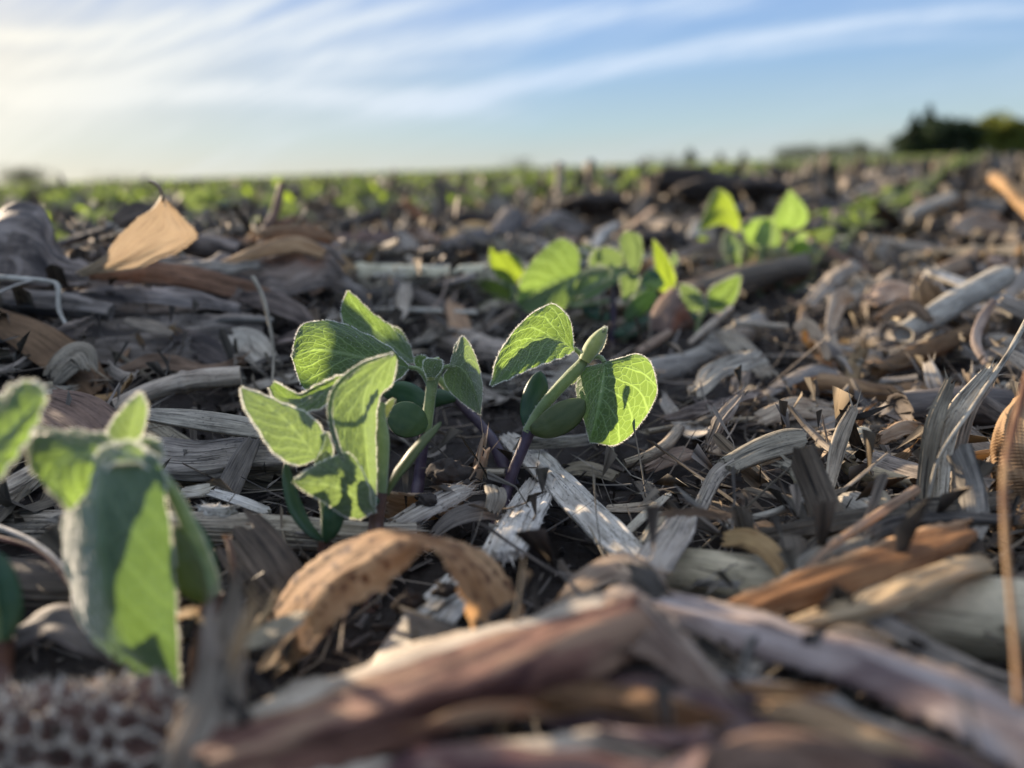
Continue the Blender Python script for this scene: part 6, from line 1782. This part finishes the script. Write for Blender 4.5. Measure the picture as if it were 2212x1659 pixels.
# ------------------------------------------------------------------ seedlings in the field rows
def field_plant(seed, parent=None, simple=False):
    """one generic seedling at the origin, 6 to 8 cm tall; returns builders per part"""
    lr = np.random.default_rng(seed)
    H = lr.uniform(.05, .068)
    lean = lr.normal(0, .012, 2)
    parts = {}
    n = 10
    t = np.linspace(0, 1, n)
    P = np.stack([lean[0] * t ** 1.5, lean[1] * t ** 1.5, -.006 + (H + .006) * t], 1)
    mb = MB()
    tube_into(mb, P, np.full(n, .0014), ns=7, squash=1, cap=False)
    parts['stem'] = [(mb, 'stem')]
    top = P[-1]
    out = []
    a0 = lr.uniform(0, 6.28)
    specs = [(a0, .028, .030, .35), (a0 + math.pi + lr.normal(0, .3), .028, .030, .35)]
    for j in range(3):
        specs.append((a0 + 1.5 + (j - 1) * .8, .018, .014, 1.0))
    for j, (az, L, wd, el) in enumerate(specs):
        el = el + lr.normal(0, .35)
        L *= lr.uniform(.85, 1.2)
        d = np.array([math.cos(az), math.sin(az), 0])
        st = top - np.array([0, 0, .004 if j < 2 else 0])
        tt = np.linspace(0, 1, 8)
        droop = lr.uniform(.2, 1.1)
        ang = el - droop * tt * 1.2
        stp = L * 1.25 / 8
        cur = st + d * .004 + np.array([0, 0, .004])
        mid = [cur]
        for g in ang[1:]:
            cur = cur + d * math.cos(g) * stp + np.array([0, 0, math.sin(g) * stp])
            mid.append(cur)
        mid = np.array(mid)
        side = unit(np.cross(d, [0, 0, 1.0]))
        roll = lr.normal(0, .5)
        side = side * math.cos(roll) + np.array([0, 0, 1.0]) * math.sin(roll)
        pw = np.sin(np.pi * np.clip(tt * .93 + .05, 0, 1)) ** .7 * (1.15 - .35 * tt) * wd / 2
        up = np.array([0, 0, 1.0]) * .18
        cols = [mid + side * (pw * c)[:, None] + up * (np.abs(c) * pw)[:, None] for c in (-1, -.5, 0, .5, 1)]
        G = np.stack(cols, 1)
        b = MB()
        UV = np.dstack([np.tile(np.array([-1, -.5, 0, .5, 1])[None], (8, 1)), np.tile(tt[:, None], (1, 5))])
        b.grid(G, UV)
        out.append((b, 'leaf' if j < 2 or lr.random() < .5 else 'yleaf'))
    parts['leaf'] = out
    cs = []
    for sg in (0, math.pi):
        az = a0 + 1.57 + sg
        d = np.array([math.cos(az), math.sin(az), .35])
        c0 = P[4]
        tt = np.linspace(0, 1, 6)
        mid = c0 + d * (tt * .02)[:, None]
        side = unit(np.cross(d, [0, 0, 1.0]))
        pw = np.sin(np.pi * np.clip(tt * .94 + .04, 0, 1)) ** .6 * .0055
        a = np.linspace(0, 6.283, 6, endpoint=False)
        nn = unit(np.cross(side, d))
        G = mid[:, None] + side * (np.cos(a)[None] * pw[:, None])[:, :, None] + nn * (np.sin(a)[None] * pw[:, None] * .3)[:, :, None]
        b = MB()
        b.grid(G, np.dstack([np.tile(np.cos(a)[None], (6, 1)), np.tile(tt[:, None], (1, 6))]), closed=True)
        cs.append((b, 'cot'))
    parts['cotyledon'] = cs
    return parts


far_mats = {'leaf': M['leaffar'], 'yleaf': M['yleaf'], 'cot': M['cot'], 'stem': M['stem']}
fm_list = [M['leaffar'], M['yleaf'], M['cot'], M['stem']]
fm_idx = {'leaf': 0, 'yleaf': 1, 'cot': 2, 'stem': 3}
PLANTS = []          # (list of (part name, mesh)), combined mesh arrays
for sdd in range(8):
    pts = field_plant(200 + sdd)
    meshes = []
    comb = MB()
    for nm, lst in pts.items():
        for b, mt in lst:
            o = b.build(nm, far_mats[mt], origin=np.zeros(3))
            meshes.append((nm, o.data))
            bpy.data.objects.remove(o)
            V = np.concatenate(b.v)
            comb.raw(V, np.concatenate(b.f), np.concatenate(b.uv), fm_idx[mt])
    co = comb.build('soybean_seedling', fm_list, origin=np.zeros(3))
    PLANTS.append((meshes, co.data, comb))
    bpy.data.objects.remove(co)

for i, (vx, vy, d_) in enumerate(EXTRA_PLANTS):
    c = PT((vx, vy, -d_))
    z = float(ground_h(c[0], c[1], False))
    o = empty('soybean_seedling', (c[0], c[1], z), place_label((c[0], c[1], z + .04), 'soft green', 'soybean seedling'), 'seedling', 'soybean seedlings farther along the near row')
    for nm, m_ in PLANTS[(i * 3) % 8][0]:
        ch = bpy.data.objects.new(nm, m_)
        scene.collection.objects.link(ch)
        ch.parent = o
    o.rotation_euler = (0, 0, i * 1.7)
    o.scale = (.85, .85, .62)

u_row = np.array([.5, .866])
n_row = np.array([-.866, .5])
spots = []
lr1 = np.random.default_rng(9)
for kk in range(0, 90):
    n0 = .147 + .76 * kk
    s_ = -n0 * .6 - 1
    step = .048 if n0 < 8 else .07
    while s_ < 75:
        s_ += step * lr1.uniform(.55, 1.6)
        p = n_row * n0 + u_row * s_ + lr1.normal(0, .008, 2)
        if p[1] < .5 or abs(p[0]) > .70 * p[1] + .05:
            continue
        r = math.hypot(*p)
        if r > 45:
            break
        if kk == 0 and r < .95:
            continue
        if r > 12 and lr1.random() > 12 / r:
            continue
        spots.append((r, p[0], p[1], kk))
spots.sort()
NI, NP = 280, 60
PN = 0
ORD = ['first', 'second', 'third', 'fourth', 'fifth', 'sixth', 'seventh', 'eighth', 'ninth', 'tenth']
for i, (r, x, y, kk) in enumerate(spots[:NI]):
    meshes, me, comb = PLANTS[int(lr1.integers(0, 8))]
    z = float(ground_h(x, y, False))
    g = 'soybean seedlings of the far rows' if kk else 'soybean seedlings farther along the near row'
    w = 'blurred green soybean seedling' if r > 1.6 else 'soft green soybean seedling'
    lab = None
    if i < NP:
        o = empty('soybean_seedling', (x, y, z), None, 'seedling', g)
        for nm, m_ in meshes:
            c = bpy.data.objects.new(nm, m_)
            scene.collection.objects.link(c)
            c.parent = o
    else:
        o = bpy.data.objects.new('soybean_seedling', me)
        scene.collection.objects.link(o)
        o.location = (x, y, z)
    if r < 2.6:
        lab = place_label((x, y, z + .04), 'blurred green', 'soybean seedling')
    else:
        vx, vy, d_ = project((x, y, z + .04))
        side = 'left' if vx < 740 else ('middle' if vx < 1480 else 'right')
        rowt = 'the near row' if kk == 0 else (f'the {ORD[kk]} row back' if kk < 10 else 'the rows at the horizon')
        lab = f'tiny far off seedling in {rowt}, {side} part of the view'
        g = f'far seedlings of {rowt}, {side} part of the view'
    tag(o, lab, 'seedling', g)
    o.rotation_euler = (0, 0, float(lr1.uniform(0, 6.28)))
    sc = float(lr1.uniform(.85, 1.3)) * (1.1 if kk else .8)
    o.scale = (sc, sc, sc * (1.0 if kk else .8))

big = MB()
for (r, x, y, kk) in spots[NI:]:
    comb = PLANTS[int(lr1.integers(0, 8))][2]
    a = lr1.uniform(0, 6.28)
    if lr1.random() < .25:
        continue
    sc = lr1.uniform(.8, 1.35) * (1 + max(0, r - 12) * .035)
    Vv = np.concatenate(comb.v)
    if r > 6:      # only the leaves tell at this distance
        pass
    c, s2 = math.cos(a) * sc, math.sin(a) * sc
    V = np.stack([x + Vv[:, 0] * c - Vv[:, 1] * s2, y + Vv[:, 0] * s2 + Vv[:, 1] * c, float(ground_h(x, y, False)) + Vv[:, 2] * sc], 1)
    big.v.append(V)
    big.f.append(np.concatenate(comb.f) + big.n)
    big.uv.append(np.concatenate(comb.uv))
    big.mi.append(np.concatenate(comb.mi))
    big.n += len(V)
print('field plants', len(spots), 'verts', big.n)
tag(big.build('soybean_rows', fm_list, origin=np.zeros(3)), 'far rows of small green soybean plants toward the horizon', None, kind='stuff')


# ------------------------------------------------------------------ trees on the skyline
def tree(x, y, h, w, mat, label, group, conifer=False, seed=0, faces=900, trunk=.12):
    lr = np.random.default_rng(seed)
    z0 = float(ground_h(x, y, False)) - .1
    t = empty('conifer_tree' if conifer else 'broadleaf_tree', (x, y, z0), label, 'tree', group)
    n = 8
    tt = np.linspace(0, 1, n)
    mb = MB()
    P = np.stack([x + .02 * h * np.sin(tt * 3), y + 0 * tt, z0 + tt * h * (.9 if conifer else .55)], 1)
    tube_into(mb, P, h * .025 * (1 - .8 * tt) + .01, ns=8, squash=1, cap=False)
    for j in range(7):
        zt = lr.uniform(.25, .8)
        b = np.array([x, y, z0 + h * zt * .6])
        a = lr.uniform(0, 6.28)
        e = b + np.array([math.cos(a) * w * .35, math.sin(a) * w * .35, h * .18])
        Q = np.linspace(b, e, 4)
        tube_into(mb, Q, np.linspace(.012, .004, 4) * h, ns=5, squash=1, cap=False)
    mb.build('trunk', M['bark'], parent=t)
    # crown of leaf clumps
    k = faces
    if conifer:
        zt = np.clip(lr.random(k) ** .8 * 1.06 - .06, 0, 1)
        rad = w / 2 * (1 - zt) ** .8 * (0.75 + .35 * np.sin(zt * 34)) * np.sqrt(lr.uniform(.25, 1, k))
        a = lr.uniform(0, 6.28, k)
        c = np.stack([x + rad * np.cos(a), y + rad * np.sin(a), z0 + h * (-.01 + 1.01 * zt)], 1)
    else:
        nb = 9
        bc = np.stack([lr.normal(0, w * .22, nb), lr.normal(0, w * .22, nb), h * lr.uniform(.4, .82, nb)], 1)
        br = w * lr.uniform(.16, .3, nb)
        b = lr.integers(0, nb, k)
        d = unit(lr.normal(0, 1, (k, 3))) * (br[b] * lr.uniform(.55, 1.08, k))[:, None]
        c = np.array([x, y, z0]) + bc[b] + d * [1, 1, .85]
        low = lr.random(k) < .15                       # skirt of low foliage down to the ground
        c[low, 0] = x + lr.normal(0, w * .28, low.sum())
        c[low, 1] = y + lr.normal(0, w * .2, low.sum())
        c[low, 2] = z0 + h * lr.uniform(0, .4, low.sum())
    s = h * .035 * lr.uniform(.5, 1.4, k)
    A = unit(lr.normal(0, 1, (k, 3)))
    B = unit(np.cross(A, lr.normal(0, 1, (k, 3))))
    V = np.stack([c - A * s[:, None] - B * s[:, None] * .5, c + A * s[:, None] - B * s[:, None] * .6, c + A * s[:, None] * .8 + B * s[:, None], c - A * s[:, None] * .7 + B * s[:, None] * .8], 1).reshape(-1, 3)
    cr = MB()
    cr.raw(V, np.arange(4 * k).reshape(k, 4))
    cr.build('crown', M[mat], parent=t)
    return t


def vpos(vx, dist):
    r = ray(vx, 360)
    r = r / np.linalg.norm(r[:2])
    return r[0] * dist, r[1] * dist


def px_h(vx, top, dist):
    """height that reaches photo row `top` at this distance"""
    r = ray(vx, top)
    return CAM[2] + r[2] / np.linalg.norm(r[:2]) * dist


GR = 'trees of the dark grove at the right horizon'
for i, (vx, top, wpx, con, mat, lab) in enumerate([
    (1966, 268, 52, True, 'conifer', 'dark conifer at the left end of the grove'),
    (1996, 250, 46, True, 'conifer', 'tallest dark conifer with a spire top in the grove'),
    (2030, 272, 60, False, 'conifer', 'round dark tree right of the spire conifer'),
    (2062, 278, 56, False, 'conifer', 'second round dark tree before the dip in the grove'),
    (2096, 292, 50, False, 'conifer', 'low dark tree in the dip of the grove'),
    (2136, 266, 70, False, 'broad', 'yellow green sunlit broadleaf tree in the grove'),
    (2170, 274, 56, False, 'broad', 'olive broadleaf tree right of the yellow green one'),
    (2200, 280, 46, False, 'conifer', 'dark tree near the right edge of the grove'),
    (2232, 256, 60, True, 'conifer', 'dark conifer cut by the right edge'),
    (2014, 286, 60, False, 'conifer', 'low dark tree filling the grove below the spire'),
    (1958, 300, 40, False, 'conifer', 'low dark shrub like tree at the left foot of the grove')]):
    dist = 150 + (i % 3) * 6
    x, y = vpos(vx, dist)
    tree(x, y, px_h(vx, top - 22, dist), 1.3 * wpx / FPX * dist, mat, lab, GR, con, 300 + i, 2600)
GD = 'small far trees on the skyline'
words_ = [(62, 370, 60, 'round far tree on the skyline at the far left'), (34, 384, 50, 'low far bush left of the round far tree'), (222, 392, 60, 'low far tree left of the golden blade'), (262, 396, 50, 'faint far tree near the golden blade tip'),
          (1490, 330, 46, 'round far tree left of the two small pointed ones'), (1555, 338, 24, 'left one of two small pointed far trees'), (1605, 336, 24, 'right one of two small pointed far trees'),
          (1400, 352, 60, 'low far tree above the dark clod'), (1440, 350, 50, 'low far tree just left of the round far tree'), (1130, 356, 60, 'faint far tree left of the skyline stub'),
          (1695, 330, 50, 'first low tree of the far hedge from the left'), (1735, 326, 50, 'second low tree of the far hedge from the left'), (1775, 327, 46, 'third low tree of the far hedge from the left'), (1815, 320, 56, 'highest tree of the far hedge'),
          (1855, 322, 50, 'tree right of the highest in the far hedge'), (1890, 328, 46, 'last tree at the right end of the far hedge'), (1930, 329, 40, 'low tree between hedge and dark grove')]
for i, (vx, top, wpx, lab) in enumerate(words_):
    dist = 420 + (i % 4) * 20
    x, y = vpos(vx, dist)
    tree(x, y, max(3.0, px_h(vx, top - 10, dist)), 1.2 * wpx / FPX * dist, 'fartree', lab, GD, 'pointed' in lab, 340 + i, 1600)


# ------------------------------------------------------------------ soil clods that read one by one
def clod(vx, vy, d, rpx, label, mat='crumb'):
    c = PT((vx, vy, -d)) if d > 0 else PT((vx, vy, -d))
    r = rpx * depth_of(c) / FPX
    _seed[0] += 1
    a = np.linspace(0, 2 * math.pi, 40, endpoint=False)
    b = np.linspace(.02, math.pi - .02, 24)
    X = np.cos(a)[None] * np.sin(b)[:, None]
    Y = np.sin(a)[None] * np.sin(b)[:, None]
    Z = np.cos(b)[:, None] * np.ones(40)[None]
    f = 1 + .36 * vnoise(X * 2 + _seed[0], Y * 2 + Z * 1.3, 3) + .14 * vnoise(X * 6 + Z * 4, Y * 6 - Z * 3, 4) + .06 * vnoise(X * 15 + Z * 9, Y * 15, 5)
    G = np.dstack([X * (1.15 if rpx < 28 or d < .5 else 1.7), Y, Z * (.75 if rpx < 28 or d < .5 else .55)]) * f[:, :, None] * r + c
    mb = MB()
    mb.grid(G, None, 0, closed=True, caps=True)
    tag(mb.build('soil_clod', M[mat]), label, 'soil clod', 'soil clods')


clod(975, 1020, .285, 36, 'crumbly dark soil clod right of the middle seedling stem')
clod(925, 1080, .262, 22, 'rounded dark soil clod right of the front seedling stem')
clod(1000, 1050, .275, 16, 'small soil crumb below the crumbly dark clod')
clod(880, 1300, .20, 26, 'dark soil clod under the arching leaf')
clod(960, 1275, .21, 20, 'soil clod behind the whitish slab under the arch')
clod(1000, 480, 1.05, 34, 'dark square clod far off left of the skyline stub')
clod(1480, 392, 1.5, 46, 'large dark clod on the skyline')
clod(1560, 410, 1.4, 46, 'dark clod right of the large skyline clod')
clod(1640, 408, 1.35, 34, 'third dark clod of the skyline group')
clod(1290, 440, 1.2, 40, 'dark clod right of the pale skyline stub')
clod(1240, 505, .95, 30, 'dark clod behind the broad leaf seedling')
clod(1420, 520, .9, 40, 'dark clod behind the bright folded leaf')
clod(1285, 1265, .215, 11, 'small pale pebble in front of the split pith stalk', 'grey')
clod(1330, 1268, .212, 12, 'pale pebble right of the other small pebble', 'grey')
